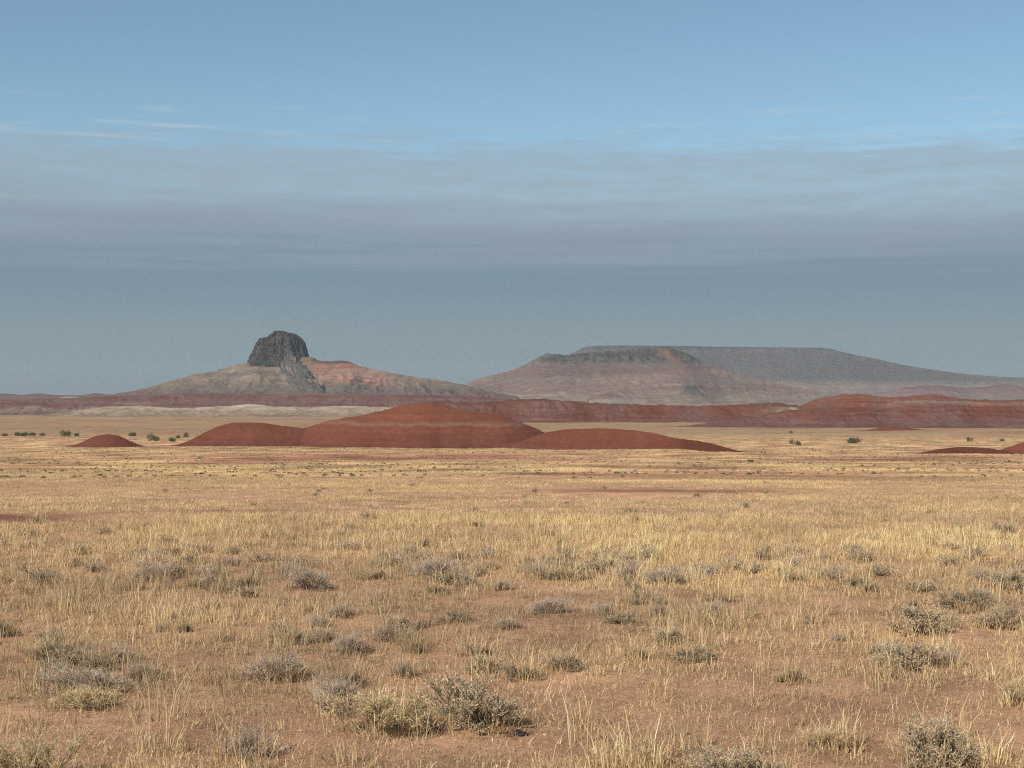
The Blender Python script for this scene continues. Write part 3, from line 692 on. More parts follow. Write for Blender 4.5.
def shrub_meshes(kind, seed, detail=1.0):
    """unit shrub: about 1 wide, .6 high, standing on z = 0"""
    R = random.Random(seed)
    wood, fol = Geo(), Geo()
    wc = {'sage': (.17, .135, .105), 'twig': (.27, .22, .175), 'rabbit': (.30, .24, .15), 'dark': (.13, .105, .085)}[kind]
    lc = {'sage': (.50, .395, .255), 'twig': (.49, .375, .27), 'rabbit': (.60, .46, .26), 'dark': (.39, .31, .20)}[kind]
    ns = int({'sage': 26, 'twig': 30, 'rabbit': 34, 'dark': 26}[kind] * (.5 + .5 * detail))
    lobes = [(R.uniform(0, 6.28), R.uniform(.5, 1.4)) for _ in range(4)]
    def env(az, el):
        k = .86
        for a, s in lobes: k += .16 * (s - .6) * math.cos(az - a) * R.uniform(.6, 1.2)
        return k
    for i in range(ns):
        az = R.uniform(0, 2 * math.pi)
        el = rad(R.uniform(12, 88)) if kind != 'rabbit' else rad(R.uniform(48, 89))
        L = env(az, el) * (.5 * math.cos(el) + .56 * math.sin(el)) * R.choice([R.uniform(.45, .8), R.uniform(.75, 1.12), R.uniform(.8, 1.0)])
        base = np.array([R.gauss(0, .05), R.gauss(0, .05), -.01])
        if kind == 'rabbit': base = np.array([R.gauss(0, .16), R.gauss(0, .16), -.01])
        d = np.array([math.cos(az) * math.cos(el), math.sin(az) * math.cos(el), math.sin(el)])
        low = np.array([d[0] * 1.2, d[1] * 1.2, d[2] * .7])
        p1 = base + low * L * .45 + np.array([R.gauss(0, .02), R.gauss(0, .02), R.uniform(0, .02)])
        p1[2] = max(p1[2], .015)
        wcol = tuple(c * R.uniform(.75, 1.25) for c in wc)
        wood.tube(base, p1, .011, .007, wcol)
        nb = 5 if detail > .6 else 3
        for b in range(nb):
            d2 = d + np.array([R.gauss(0, .42), R.gauss(0, .42), R.gauss(.12, .3)]); d2 /= np.linalg.norm(d2)
            p2 = p1 + d2 * L * R.uniform(.28, .5); p2[2] = max(p2[2], .03)
            wood.tube(p1, p2, .006, .0038, wcol)
            nt_ = 4 if detail > .6 else 2
            for t in range(nt_):
                d3 = d2 + np.array([R.gauss(0, .5), R.gauss(0, .5), R.gauss(.25, .35)]); d3 /= np.linalg.norm(d3)
                s0 = p1 + (p2 - p1) * R.uniform(.4, 1); p3 = s0 + d3 * L * R.uniform(.18, .34); p3[2] = max(p3[2], .02)
                tw = tuple(c * R.uniform(.9, 1.6) for c in wc)
                wood.tube(s0, p3, .0036, .0018, tw)
                cl = R.uniform(.75, 1.25)
                n = {'sage': 20, 'twig': 8, 'rabbit': 9, 'dark': 20}[kind]
                n = int(n * detail) if detail > .6 else max(3, int(n * detail))
                sz = 1.0 if detail > .6 else 1.9
                for q in range(n):
                    f = R.uniform(.1, 1.05); pp = s0 + (p3 - s0) * f
                    ld = d3 + np.array([R.gauss(0, .8), R.gauss(0, .8), R.gauss(.1, .7)])
                    kk = cl * R.uniform(.75, 1.3)
                    col = (lc[0] * kk * R.uniform(.94, 1.08), lc[1] * kk, lc[2] * kk * R.uniform(.85, 1.1))
                    LL = R.uniform(.018, .046) * sz; ww = R.uniform(.006, .0115) * sz
                    if kind in ('twig',): LL *= 1.3; ww *= .45
                    if kind == 'rabbit': LL *= 1.9; ww *= .6
                    fol.leaf(pp, ld, LL, ww, col, R)
    return wood, fol

KIT = {}
for kind in ('sage', 'twig', 'rabbit', 'dark'):
    for det in (1.0, .4):
        for s in range(3):
            w, f = shrub_meshes(kind, hash_seed := (s * 101 + len(kind) * 13 + int(det * 10)), det)
            mw, mf = w.mesh(kind + '_wood'), f.mesh(kind + '_leaves'); mw.materials.append(M_twig); mf.materials.append(M_sage)
            both = Geo(); both.v = w.v + f.v; both.f = list(w.f) + [i + len(w.v) for i in f.f]; both.l = w.l + f.l; both.c = w.c + f.c
            mb = both.mesh(kind + '_shrub'); mb.materials.append(M_sage)
            KIT[(kind, det, s)] = (mw, mf, mb)

SIZES = {}
def measure(me):
    if me.name not in SIZES:
        a = np.empty(len(me.vertices) * 3, np.float32); me.vertices.foreach_get('co', a); a = a.reshape(-1, 3)
        SIZES[me.name] = (np.percentile(a[:, 0], 98) - np.percentile(a[:, 0], 2), np.percentile(a[:, 2], 99))
    return SIZES[me.name]

NAMES = {'sage': 'sagebrush', 'twig': 'dry_shrub', 'rabbit': 'rabbitbrush', 'dark': 'dark_shrub'}
placed = []
NSH = [0]
def put_shrub(px, py, wpx, hpx, kind, label, group=None, parts=True, xyz=None):
    x, y, z = on_ground(px, py) if xyz is None else xyz
    s = random.randrange(3); det = 1.0 if y < 14 else .4
    mw, mf, mb = KIT[(kind, det, s)]
    sx0, sz0 = measure(mf)
    m = y / F
    sx = wpx * m / sx0; sz = hpx * m / sz0
    rz = random.uniform(0, 6.28)
    if parts:
        r = bpy.data.objects.new(NAMES[kind], None); C.objects.link(r)
        for nm, me in (('branches', mw), ('foliage', mf)):
            c = bpy.data.objects.new(nm, me); C.objects.link(c); c.parent = r
    else:
        r = bpy.data.objects.new(NAMES[kind], mb); C.objects.link(r)
    r.location = (x, y, z - .004); r.rotation_euler = (0, 0, rz); r.scale = (sx, sx, sz)
    tag(r, label, 'shrub', group)
    placed.append((x, y, wpx * m * .5)); NSH[0] += 1
    return r

HERO = [
 (473, 727, 98, 60, 'sage', 'widest grey green shrub in the foreground, with woody stems showing at its foot'),
 (340, 712, 62, 46, 'twig', 'grey twiggy shrub just left of the widest foreground shrub pair, dark at its base'),
 (393, 733, 82, 52, 'rabbit', 'upright straw coloured shrub touching the left side of the widest grey green shrub'),
 (22, 782, 74, 56, 'rabbit', 'pale olive shrub cut off by the bottom left corner'),
 (942, 766, 80, 58, 'sage', 'grey leafy shrub at the bottom right beside tall straw stalks'),
 (742, 782, 92, 42, 'dark', 'low dark shrub cut off by the bottom edge, right of centre'),
 (902, 668, 62, 36, 'sage', 'grey green dome shaped shrub on the right, on the edge of bare red soil'),
 (566, 669, 36, 20, 'dark', 'small dark based shrub alone right of the centre, in thin grass'),
 (275, 679, 66, 36, 'twig', 'wide grey twiggy shrub left of centre behind the foreground stalks'),
 (85, 690, 78, 28, 'twig', 'flat wide grey shrub near the left edge in olive grass'),
 (70, 668, 60, 22, 'dark', 'low dark grey shrub behind the flat wide grey shrub at left'),
 (412, 645, 25, 17, 'dark', 'little dark shrub on bare red soil near the centre'),
 (349, 654, 36, 26, 'twig', 'round grey twiggy shrub left of the little dark shrub on bare soil'),
 (300, 643, 38, 14, 'dark', 'flat dark shrub at the near edge of the tall pale grass'),
 (243, 757, 58, 40, 'twig', 'half dead bundle of grey twigs among tall stalks at lower left'),
 (405, 676, 26, 22, 'twig', 'tiny bare twig shrub above the upright straw coloured shrub'),
 (638, 603, 30, 15, 'dark', 'dark greenish shrub beside red soil right of centre'),
 (622, 624, 34, 18, 'sage', 'grey shrub just below left of the dark greenish shrub'),
 (658, 616, 26, 15, 'twig', 'grey shrub just below right of the dark greenish shrub'),
 (711, 617, 34, 20, 'twig', 'pale twiggy shrub right of the dark greenish shrub cluster'),
 (731, 568, 26, 18, 'twig', 'single grey mound shaped shrub in bright grass right of centre'),
 (868, 562, 25, 16, 'sage', 'neat dome shrub above the flatter dark one on the right'),
 (851, 586, 38, 15, 'dark', 'flat dark shrub below the neat dome shrub on the right'),
 (636, 522, 23, 10, 'dark', 'lone dark dome shrub far back in the bright grass belt'),
 (925, 590, 44, 15, 'sage', 'leftmost shrub in the grey thicket at right'),
 (962, 607, 52, 22, 'dark', 'darkest shrub in the grey thicket at right'),
 (1003, 627, 54, 30, 'sage', 'largest shrub of the grey thicket at the right edge'),
 (922, 632, 60, 34, 'sage', 'broad grey shrub behind the dome on the edge of bare red soil'),
 (1008, 533, 34, 14, 'dark', 'grey shrub by a bare strip at the right edge, farther back'),
 (982, 540, 26, 10, 'twig', 'thin grey shrub left of the one by the bare strip at right'),
 (548, 614, 46, 20, 'twig', 'grey shrub tangled with straw left of the dark greenish shrub'),
 (541, 578, 30, 18, 'twig', 'grey twiggy shrub at the top of the central bare patch'),
 (583, 579, 24, 11, 'sage', 'small shrub right of the twiggy one at the central bare patch'),
 (476, 574, 20, 11, 'sage', 'small shrub left of the twiggy one at the central bare patch'),
 (223, 592, 22, 14, 'sage', 'left one of two grey green shrubs on the bare red patch at left'),
 (247, 596, 26, 13, 'sage', 'right one of two grey green shrubs on the bare red patch at left'),
 (195, 586, 18, 13, 'rabbit', 'olive grass like shrub at the left end of the bare red patch at left'),
 (76, 566, 24, 15, 'twig', 'grey rounded shrub in pale grass at left, middle distance'),
 (52, 640, 32, 15, 'dark', 'dark based shrub in tall pale grass near the left edge'),
 (185, 632, 18, 12, 'dark', 'small olive dark shrub inside the tall pale grass at left'),
 (690, 660, 50, 16, 'dark', 'low olive shrub in the straw clump right of centre'),
 (1018, 705, 34, 34, 'rabbit', 'straw olive shrub cut off by the right edge'),
 (835, 748, 44, 26, 'rabbit', 'spiky straw clump shrub on red soil at lower right'),
 (80, 708, 60, 26, 'rabbit', 'olive straw shrub in front of the flat wide grey shrub at left'),
]
for h in HERO: put_shrub(h[0], h[1], h[2] * .93, h[3] * .82, h[4], h[5])

# smaller shrubs nobody could tell apart
def free(x, y, r):
    return all((x - a) ** 2 + (y - b) ** 2 > (r + c) ** 2 * .55 for a, b, c in placed)
BANDS = [(590, 690, 62, (14, 32), (.42, .6), 'small grey shrub half hidden in thin straw grass behind the foreground shrubs', 'small shrubs behind the foreground', ['twig', 'sage', 'twig', 'dark']),
         (545, 590, 104, (16, 36), (.36, .52), 'grey shrub in the scattered belt of shrubs across the middle distance', 'belt of grey shrubs in the middle distance', ['twig', 'sage', 'twig', 'dark']),
         (500, 545, 52, (8, 18), (.36, .5), 'little dusky shrub poking out of the bright pale grass belt', 'little shrubs in the bright grass belt', ['dark', 'sage', 'twig']),
         (464, 500, 38, (4, 9), (.4, .55), 'tiny dark shrub dotted over the far grassy slope', 'tiny shrubs on the far grassy slope', ['dark', 'dark', 'sage'])]
CLUS = [(270, 565, 90), (350, 560, 60), (470, 555, 70), (430, 575, 60), (560, 560, 70), (120, 570, 60), (960, 560, 60), (640, 575, 50), (800, 560, 60), (940, 605, 70), (620, 612, 50), (80, 660, 70), (720, 610, 60)]
for (p0, p1, n, wr, hr, lab, grp, kinds) in BANDS:
    k = 0; tries = 0
    while k < n and tries < 4000:
        tries += 1
        if random.random() < .5 and p0 >= 545:
            c = random.choice(CLUS); px = random.gauss(c[0], c[2] * .6); py = random.gauss(c[1], 9)
            if not (p0 <= py < p1): continue
        else:
            px = random.uniform(-20, 1044); py = random.uniform(p0, p1)
        w = random.uniform(*wr) * (.7 + .6 * (py - p0) / (p1 - p0)); h = w * random.uniform(*hr)
        x, y, z = on_ground(px, py)
        if not free(x, y, w * y / F * .5): continue
        put_shrub(px, py, w, h, random.choice(kinds), lab, grp, parts=(p0 >= 545), xyz=(x, y, z)); k += 1
print('shrubs', NSH[0])

# straw growing up through and around the shrubs
for (x, y, r) in placed:
    if y > 30: continue
    n = int(12 if y < 10 else 7)
    a = RNG.random(n) * 6.283; q = r * (.55 + .6 * RNG.random(n))
    cx = x + q * np.cos(a); cy = y + q * np.sin(a)
    w = .0036 if y < 12 else .0052
    tufts(cx, cy, 12, .06, .04, .14, w, .4, [0, 1, 2, 3, 3], True)
    tufts(cx[:3], cy[:3], 2, .05, .12, .26, w * 1.05, .25, [0, 5], True)
def build_grass():
    vs, cs, fl, lt = [], [], [], []; off = 0
    for seg, lst in ((True, B.near), (False, B.far)):
        if not lst: continue
        bx, by, bz, h, w, ln, az, col, tk = [np.concatenate([l[i] for l in lst]) for i in range(9)]
        n = len(bx)
        dx, dy = np.cos(az), np.sin(az)
        pa = RNG.random(n) * np.pi                                  # facing of the blade
        sx, sy = np.cos(pa) * w * .5, np.sin(pa) * w * .5
        s1, c1 = np.sin(ln), np.cos(ln)
        if seg:
            mx, my, mz = bx + dx * h * .55 * s1 * .6, by + dy * h * .55 * s1 * .6, bz + h * .55 * (c1 * .5 + .5)
            l2 = ln * 1.5 + .1
            tx, ty, tz = mx + dx * h * .45 * np.sin(l2), my + dy * h * .45 * np.sin(l2), mz + h * .45 * np.cos(l2)
            tz = np.maximum(tz, bz + .006); mz = np.maximum(mz, bz + .008)
            P = np.empty((n, 6, 3))
            P[:, 0] = np.stack([bx - sx, by - sy, bz], 1); P[:, 1] = np.stack([bx + sx, by + sy, bz], 1)
            P[:, 2] = np.stack([mx + sx * .9, my + sy * .9, mz], 1); P[:, 3] = np.stack([mx - sx * .9, my - sy * .9, mz], 1)
            P[:, 4] = np.stack([tx + sx * .35, ty + sy * .35, tz], 1); P[:, 5] = np.stack([tx - sx * .35, ty - sy * .35, tz], 1)
            i = off + np.arange(n)[:, None] * 6
            f = np.concatenate([i + np.array([[0, 1, 2, 3]]), i + np.array([[3, 2, 4, 5]])], 1)
            fl.append(f.ravel()); lt.append(np.full(2 * n, 4)); k = 6
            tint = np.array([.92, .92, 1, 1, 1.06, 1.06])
        else:
            tx, ty, tz = bx + dx * h * s1, by + dy * h * s1, bz + h * c1
            P = np.empty((n, 4, 3))
            P[:, 0] = np.stack([bx - sx, by - sy, bz], 1); P[:, 1] = np.stack([bx + sx, by + sy, bz], 1)
            P[:, 2] = np.stack([tx + sx * .4, ty + sy * .4, tz], 1); P[:, 3] = np.stack([tx - sx * .4, ty - sy * .4, tz], 1)
            i = off + np.arange(n)[:, None] * 4
            fl.append((i + np.array([[0, 1, 2, 3]])).ravel()); lt.append(np.full(n, 4)); k = 4
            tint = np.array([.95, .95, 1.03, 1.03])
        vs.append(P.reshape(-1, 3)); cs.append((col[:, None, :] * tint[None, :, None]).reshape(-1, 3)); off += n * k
    me = make_mesh('grass', np.concatenate(vs), np.concatenate(fl), np.concatenate(lt), np.clip(np.concatenate(cs), .02, .85), smooth=False)
    o = link('grass', me, M_grass)
    tag(o, 'dry straw coloured bunch grass over the red plain', 'grass', kind='stuff')
    print('grass faces', len(me.polygons))
build_grass()

# beyond the 300: the farthest specks of scrub, one mass
def far_scrub():
    V, Fl, Lt, Cc = [], [], [], []
    n = 3400
    LC = np.array([.19, .16, .10])
    y = np.exp(RNG.uniform(np.log(110), np.log(1350), n * 5)); x = (RNG.random(n * 5) * 2 - 1) * (.36 * y + 5)
    dn = noise(x / 30, y / 14, 81) + .5 * noise(x / 9, y / 8, 82)
    keep = np.where((dn > .12) & (RNG.random(n * 5) < (y / 400) ** .6 * .8))[0][:n]
    off = 0
    for i in keep:
        w = RNG.uniform(.16, .36) * (1 + y[i] / 600); h = w * RNG.uniform(.25, .42); zb = float(ground_z(np.array(x[i]), np.array(y[i])))
        m = 26
        a = RNG.random(m) * 2 * np.pi; e = RNG.random(m) ** .7; rr = np.sqrt(1 - e * e * .9)
        c0 = np.stack([x[i] + w * .5 * rr * np.cos(a), y[i] + w * .5 * rr * np.sin(a), zb + h * e * .9], 1)
        d = RNG.normal(0, 1, (m, 3)); d /= np.linalg.norm(d, axis=1)[:, None]; d2 = np.cross(d, RNG.normal(0, 1, (m, 3))); d2 /= np.linalg.norm(d2, axis=1)[:, None]
        s = w * .22
        q = np.stack([c0 - d * s, c0 + d2 * s * .6, c0 + d * s, c0 - d2 * s * .6], 1); q[..., 2] = np.maximum(q[..., 2], zb - .02)
        V.append(q.reshape(-1, 3)); Fl.append(off + np.arange(m * 4)); Lt.append(np.full(m, 4)); off += m * 4
        base = LC * RNG.uniform(.6, 1.5)
        Cc.append(np.repeat(base[None] * RNG.uniform(.7, 1.3, (m, 1)), 4, 0))
    o = link('scrub', make_mesh('scrub', np.concatenate(V), np.concatenate(Fl), np.concatenate(Lt), np.concatenate(Cc), smooth=False), M_sage)
    tag(o, 'countless specks of dark low scrub on the far plain', 'scrub', kind='stuff')
far_scrub()

# ------------------------------------------------------------------ green bushes by the mounds
M_green = mat_leaf('green bush leaves', .15, .12, .8)
def bush(px, py, wpx, hpx, label, group=None, seed=0):
    x, y, z = on_ground(px, py); m = y / F; w = wpx * m; h = hpx * m
    R = np.random.default_rng(900 + seed); G = Geo(); rr = random.Random(seed)
    nl = 5
    lob = [(R.uniform(-.32, .32) * w, R.uniform(-.25, .25) * w, R.uniform(.35, .62) * h, R.uniform(.2, .32) * w, R.uniform(.3, .42) * h) for _ in range(nl)]
    lob.append((0, 0, .5 * h, .28 * w, .5 * h)); lob.append((-.33 * w, 0, .35 * h, .18 * w, .33 * h)); lob.append((.33 * w, 0, .33 * h, .18 * w, .33 * h))
    for _ in range(3): G.tube((R.uniform(-.1, .1) * w, R.uniform(-.1, .1) * w, -.1), (R.uniform(-.25, .25) * w, R.uniform(-.2, .2) * w, .5 * h), .05 * m * 3, .03 * m * 2, (.09, .07, .05))
    for (a, b, c, r, k) in lob:
        cl = R.uniform(.7, 1.3)
        if R.random() < .22: continue
        k *= R.uniform(.7, 1.1); c *= R.uniform(.75, 1.1)
        for _ in range(100):
            d = R.normal(0, 1, 3); d /= np.linalg.norm(d); s = R.random() ** .4
            p = np.array([a, b, c]) + d * np.array([r, r, k]) * s
            if p[2] < .02 * h: continue
            g = cl * R.uniform(.7, 1.3)
            G.leaf(p, d + R.normal(0, .7, 3), .11 * w * R.uniform(.6, 1.3), .06 * w, (.125 * g, .135 * g, .07 * g), rr)
    me = G.mesh('bush'); me.materials.append(M_green)
    o = bpy.data.objects.new('green_bush', me); C.objects.link(o); o.location = (x, y, z); tag(o, label, 'bush', group)
BG = 'green bushes near the red mounds'
bush(65, 436.5, 11, 7, 'largest dark green bush left of the small red mound', BG, 1)
bush(77, 436.2, 7, 3.5, 'low green bush touching the right side of the bush left of the small mound', BG, 2)
bush(18, 435.8, 7, 4, 'first green bush in the low row near the left edge', BG, 3)
bush(25, 436, 9, 4.2, 'middle green bush in the low row near the left edge', BG, 4)
bush(32, 435.8, 6, 4, 'last green bush in the low row near the left edge', BG, 5)
bush(42, 436, 5.5, 4, 'single small bush between the low row and the largest left bush', BG, 6)
bush(6, 436, 9, 2.6, 'flattest green bush, at the very left edge', BG, 7)
bush(132, 436, 8, 4, 'greyish bush just behind the right end of the small red mound', BG, 8)
bush(151, 441, 15, 7, 'widest pale green bush between the small and the low rounded mound', BG, 9)
bush(172, 442, 7, 5, 'dark bush at the left foot of the low rounded mound', BG, 10)
bush(187, 437.5, 8, 5.5, 'green bush behind the left foot of the low rounded mound', BG, 11)
bush(178, 438.5, 5, 3.5, 'tiny bush beside the one behind the low rounded mound', BG, 12)
bush(792, 445, 6, 6.5, 'left bush of the dark green pair right of the long mound', BG, 13)
bush(798, 445.4, 6, 5, 'right bush of the dark green pair right of the long mound', BG, 14)
bush(854, 443, 13, 6, 'wide dark green bush alone on the plain below the maroon ridge', BG, 15)
bush(970, 441.5, 6, 5, 'round dark bush behind the flat low mound at right', BG, 16)
bush(791, 433, 4, 2.5, 'tiny dark bush far back above the dark green pair', BG, 17)
bush(1002, 441, 5, 3, 'small faint bush close to the right edge mound', BG, 18)
bush(751, 462.5, 7, 3, 'dark squat bush on the grass just right of the long mound tail', BG, 19)

# ------------------------------------------------------------------ stones
M_stone = mat_land('stone', 12, .25, .6, .01)
def stone(px, py, wpx, label, col, seed):
    x, y, z = on_ground(px, py); w = wpx * y / F
    R = np.random.default_rng(seed); th = np.linspace(0, 2 * np.pi, 14, endpoint=False); ph = np.linspace(-.5 * np.pi, .5 * np.pi, 9)
    P, T = np.meshgrid(ph, th, indexing='ij')
    n = 1 + .25 * noise(np.cos(T) * 1.5 + 9 * seed, np.sin(T) * 1.5 + P, seed)
    v = np.stack([.5 * w * n * np.cos(P) * np.cos(T), .38 * w * n * np.cos(P) * np.sin(T), .22 * w * n * np.sin(P) + .08 * w], -1)
    i = np.arange(9 * 14).reshape(9, 14); j = np.roll(i, -1, 1); q = np.stack([i[:-1], j[:-1], j[1:], i[1:]], -1).reshape(-1, 4)
    me = make_mesh('stone', v.reshape(-1, 3), q.ravel(), np.full(len(q), 4), np.tile(np.array(col), (126, 1)), smooth=False)
    o = link('stone', me, M_stone); o.location = (x, y, z); o.rotation_euler = (0, 0, seed); tag(o, label, 'stone', 'loose stones on the soil')
stone(285, 749, 13, 'pale flat stone on bare soil at lower left by the twig bundle', (.42, .30, .22), 1)
stone(268, 754, 7, 'small reddish stone beside the pale flat stone', (.25, .14, .10), 2)
stone(519, 735, 15, 'dark low stone at the right foot of the widest foreground shrub', (.06, .05, .045), 3)
stone(706, 665, 10, 'thin dark stone on bare red soil right of centre', (.07, .05, .045), 4)
stone(545, 735, 6, 'little pale stone in the bare strip below centre', (.4, .28, .2), 5)

def gravel():
    n = 9000
    y = 4.8 + 13 * RNG.random(n) ** 1.4; x = (RNG.random(n) * 2 - 1) * (.36 * y + 2)
    z = ground_z(x, y); r = .0025 + .0055 * RNG.random(n) ** 3
    o8 = np.array([[1, 0, 0], [0, 1, 0], [-1, 0, 0], [0, -1, 0], [0, 0, .7], [0, 0, -.7]])
    P = np.stack([x, y, z + r * .2], 1)[:, None] + o8[None] * r[:, None, None] * (.6 + .8 * RNG.random((n, 6, 1)))
    f8 = np.array([[0, 1, 4], [1, 2, 4], [2, 3, 4], [3, 0, 4], [1, 0, 5], [2, 1, 5], [3, 2, 5], [0, 3, 5]])
    f = (np.arange(n)[:, None, None] * 6 + f8[None]).reshape(-1)
    pal = np.array([[.42, .27, .18], [.30, .17, .11], [.50, .38, .28], [.14, .09, .07]])
    c = pal[RNG.integers(0, 4, n)] * RNG.uniform(.8, 1.2, (n, 1))
    o = link('gravel', make_mesh('gravel', P.reshape(-1, 3), f, np.full(n * 8, 3), np.repeat(c, 6, 0), smooth=False), M_stone)
    tag(o, 'loose grit and crumbs of soil between the tufts', 'gravel', kind='stuff')
gravel()

# ------------------------------------------------------------------ haze: one closed box of thin air
def haze():
    x0, x1, y0, y1, z0, z1 = -15500, 15500, -100, 24500, -60, 470
    v = [(x, y, z) for z in (z0, z1) for y in (y0, y1) for x in (x0, x1)]
    f = [0, 2, 3, 1, 4, 5, 7, 6, 0, 1, 5, 4, 2, 6, 7, 3, 0, 4, 6, 2, 1, 3, 7, 5]
    me = make_mesh('haze', np.array(v), f, [4] * 6, smooth=False)
    m = bpy.data.materials.new('haze'); m.use_nodes = True; N = m.node_tree.nodes; L = m.node_tree.links
    N.remove(N['Principled BSDF'])
    pv = N.new('ShaderNodeVolumePrincipled'); pv.inputs['Color'].default_value = (.64, .73, .78, 1); pv.inputs['Density'].default_value = HAZE; pv.inputs['Anisotropy'].default_value = 0.0
    L.new(pv.outputs[0], N['Material Output'].inputs['Volume'])
    o = link('haze', me, m); tag(o, 'thin pale haze over the distant mesas', 'haze', kind='stuff')
HAZE = 2.8e-5
haze()

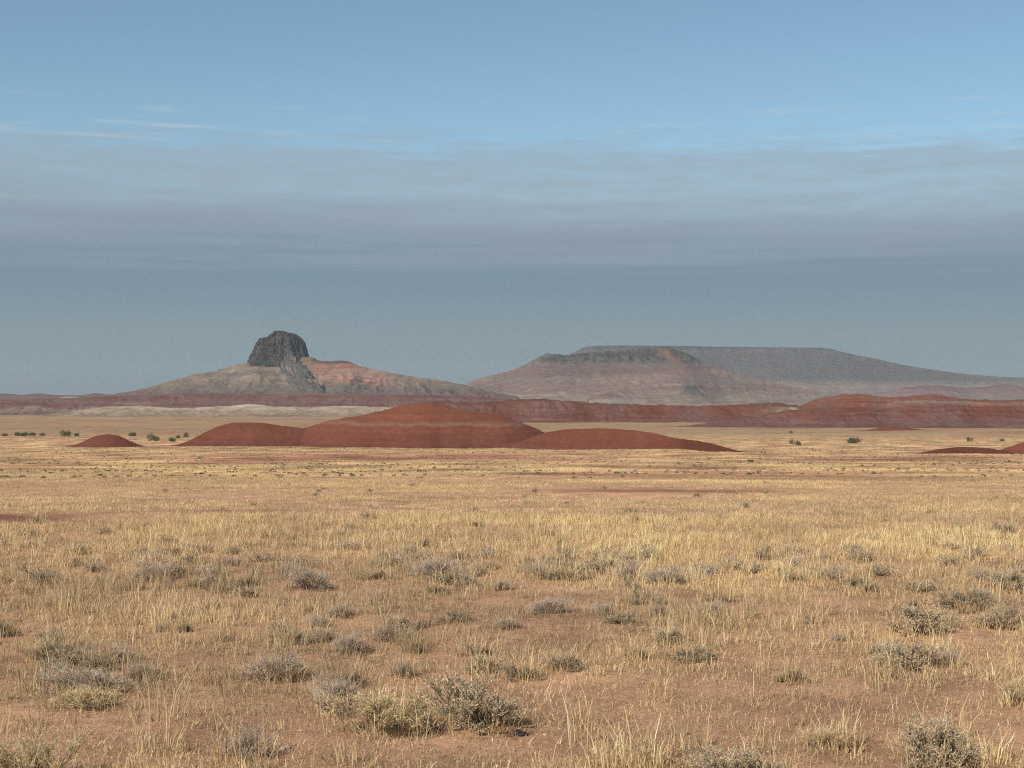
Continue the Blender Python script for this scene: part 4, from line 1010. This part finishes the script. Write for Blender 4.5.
# ------------------------------------------------------------------ sky, sun, camera
SUN_EL, SUN_AZ = 40.0, 218.0        # azimuth clockwise from +Y (the view direction)
def world():
    w = bpy.data.worlds.new('World'); S.world = w; w.use_nodes = True
    nt = w.node_tree; N = nt.nodes; L = nt.links
    bg = N['Background']; bg.inputs['Strength'].default_value = 0.085
    sky = N.new('ShaderNodeTexSky'); sky.sky_type = 'NISHITA'; sky.sun_disc = False
    sky.sun_elevation = rad(SUN_EL); sky.sun_rotation = rad(SUN_AZ); sky.altitude = 1600; sky.air_density = 1.0; sky.dust_density = .6; sky.ozone_density = 1.6
    tc = N.new('ShaderNodeTexCoord'); sep = N.new('ShaderNodeSeparateXYZ'); L.new(tc.outputs['Generated'], sep.inputs[0])
    def math_(op, a, b=None, clamp=False):
        n = N.new('ShaderNodeMath'); n.operation = op; n.use_clamp = clamp
        for i, v in enumerate((a, b)):
            if v is None: continue
            if isinstance(v, (int, float)): n.inputs[i].default_value = v
            else: L.new(v, n.inputs[i])
        return n.outputs[0]
    el = math_('MULTIPLY', math_('ARCSINE', sep.outputs['Z']), 180 / math.pi)
    def nz(sx, sz, det=5, off=0, r=.55):
        mp = N.new('ShaderNodeMapping'); mp.inputs['Scale'].default_value = (sx, sx, sz); mp.inputs['Location'].default_value = (off, off * .7, off * .3)
        L.new(tc.outputs['Generated'], mp.inputs[0])
        n = N.new('ShaderNodeTexNoise'); n.inputs['Scale'].default_value = 1; n.inputs['Detail'].default_value = det; n.inputs['Roughness'].default_value = r
        L.new(mp.outputs[0], n.inputs['Vector']); return n.outputs[0]
    def band(v, lo, hi, a=0.0, b=1.0):
        m = N.new('ShaderNodeMapRange'); m.interpolation_type = 'SMOOTHSTEP'
        m.inputs[1].default_value = lo; m.inputs[2].default_value = hi; m.inputs[3].default_value = a; m.inputs[4].default_value = b
        L.new(v, m.inputs[0]); return m.outputs[0]
    def mix(fac, a, col):
        m = N.new('ShaderNodeMix'); m.data_type = 'RGBA'; L.new(fac, m.inputs[0]); L.new(a, m.inputs[6]); m.inputs[7].default_value = (*col, 1); return m.outputs[2]
    K = 1 / .085                                    # colours are divided by the background strength
    tn = N.new('ShaderNodeMix'); tn.data_type = 'RGBA'; tn.blend_type = 'MULTIPLY'; tn.inputs[0].default_value = 1
    L.new(sky.outputs[0], tn.inputs[6]); tn.inputs[7].default_value = (1.05, 1.16, 1.05, 1); c = tn.outputs[2]
    streak = nz(7, 190, 6, 1.3, .6); soft = nz(3, 60, 4, 4.1); fine = nz(22, 420, 6, 7.7, .65)
    st = math_('SUBTRACT', streak, .5); sf = math_('SUBTRACT', soft, .5); fi = math_('SUBTRACT', fine, .5)
    # 1: thin veil with a frayed upper edge
    wn = nz(9, 150, 6, 31.7, .6)
    mot = math_('SUBTRACT', nz(24, 150, 5, 21.0, .6), .5)
    e1 = math_('ADD', el, math_('ADD', math_('MULTIPLY', st, 2.2), math_('ADD', math_('MULTIPLY', mot, 2.6), math_('MULTIPLY', fi, 1.2))))
    veil = math_('MULTIPLY', band(e1, 8.7, 10.2, 1, 0), math_('ADD', .80, math_('ADD', math_('MULTIPLY', st, .55), math_('MULTIPLY', mot, .9))), True)
    c = mix(math_('MULTIPLY', veil, .86), c, (.262 * K, .318 * K, .366 * K))
    # 2: darker slate blue bank below, its top edge purple grey and streaky
    e2 = math_('ADD', el, math_('ADD', math_('MULTIPLY', sf, 2.4), math_('ADD', math_('MULTIPLY', st, 2.0), math_('MULTIPLY', fi, .5))))
    pur = math_('MULTIPLY', math_('MULTIPLY', band(e2, 4.6, 6.0), band(e2, 6.5, 8.2, 1, 0)), math_('ADD', .60, math_('MULTIPLY', st, .9)), True)
    bank = math_('MULTIPLY', band(e2, 4.6, 7.4, 1, 0), .95)
    c = mix(bank, c, (.142 * K, .208 * K, .272 * K))
    c = mix(pur, c, (.205 * K, .240 * K, .305 * K))
    # 3: greyer air close to the horizon
    low = math_('MULTIPLY', band(math_('ADD', el, math_('ADD', math_('MULTIPLY', sf, 1.2), math_('MULTIPLY', st, .5))), 2.4, 4.4, 1, 0), .9)
    c = mix(low, c, (.178 * K, .240 * K, .268 * K))
    c = mix(math_('MULTIPLY', band(el, .2, 2.2, 1, 0), .8), c, (.132 * K, .180 * K, .195 * K))
    # 4: stray white wisps
    wis = math_('MULTIPLY', math_('MULTIPLY', band(wn, .54, .72), math_('MULTIPLY', band(el, 9.2, 9.8), band(el, 10.5, 11.2, 1, 0))), .6)
    c = mix(wis, c, (.42 * K, .47 * K, .51 * K))
    L.new(c, bg.inputs['Color'])
world()

sl = bpy.data.lights.new('sun', 'SUN'); sl.energy = 5.0; sl.angle = rad(.53); sl.color = (1, .93, .82)
so = bpy.data.objects.new('sun', sl); C.objects.link(so)
from mathutils import Vector
sd = Vector((math.sin(rad(SUN_AZ)) * math.cos(rad(SUN_EL)), math.cos(rad(SUN_AZ)) * math.cos(rad(SUN_EL)), math.sin(rad(SUN_EL))))
so.rotation_euler = sd.to_track_quat('Z', 'Y').to_euler(); so.location = (0, 0, 50)

cam = bpy.data.cameras.new('camera'); cam.sensor_width = 36; cam.lens = F * 36 / 1024
cam.shift_y = (HY - 384) / 1024; cam.clip_start = .1; cam.clip_end = 80000
co = bpy.data.objects.new('camera', cam); C.objects.link(co); co.location = (0, 0, EYE); co.rotation_euler = (rad(90), 0, 0)
S.camera = co
S.view_settings.view_transform = 'Standard'; S.view_settings.look = 'None'; S.view_settings.gamma = 1; S.view_settings.use_curve_mapping = False
S.view_settings.exposure = 0.30
S.cycles.use_denoising = False; S.cycles.use_adaptive_sampling = False; S.cycles.filter_width = 1.15; S.cycles.max_bounces = 5; S.cycles.diffuse_bounces = 2; S.cycles.transmission_bounces = 2; S.cycles.volume_bounces = 0
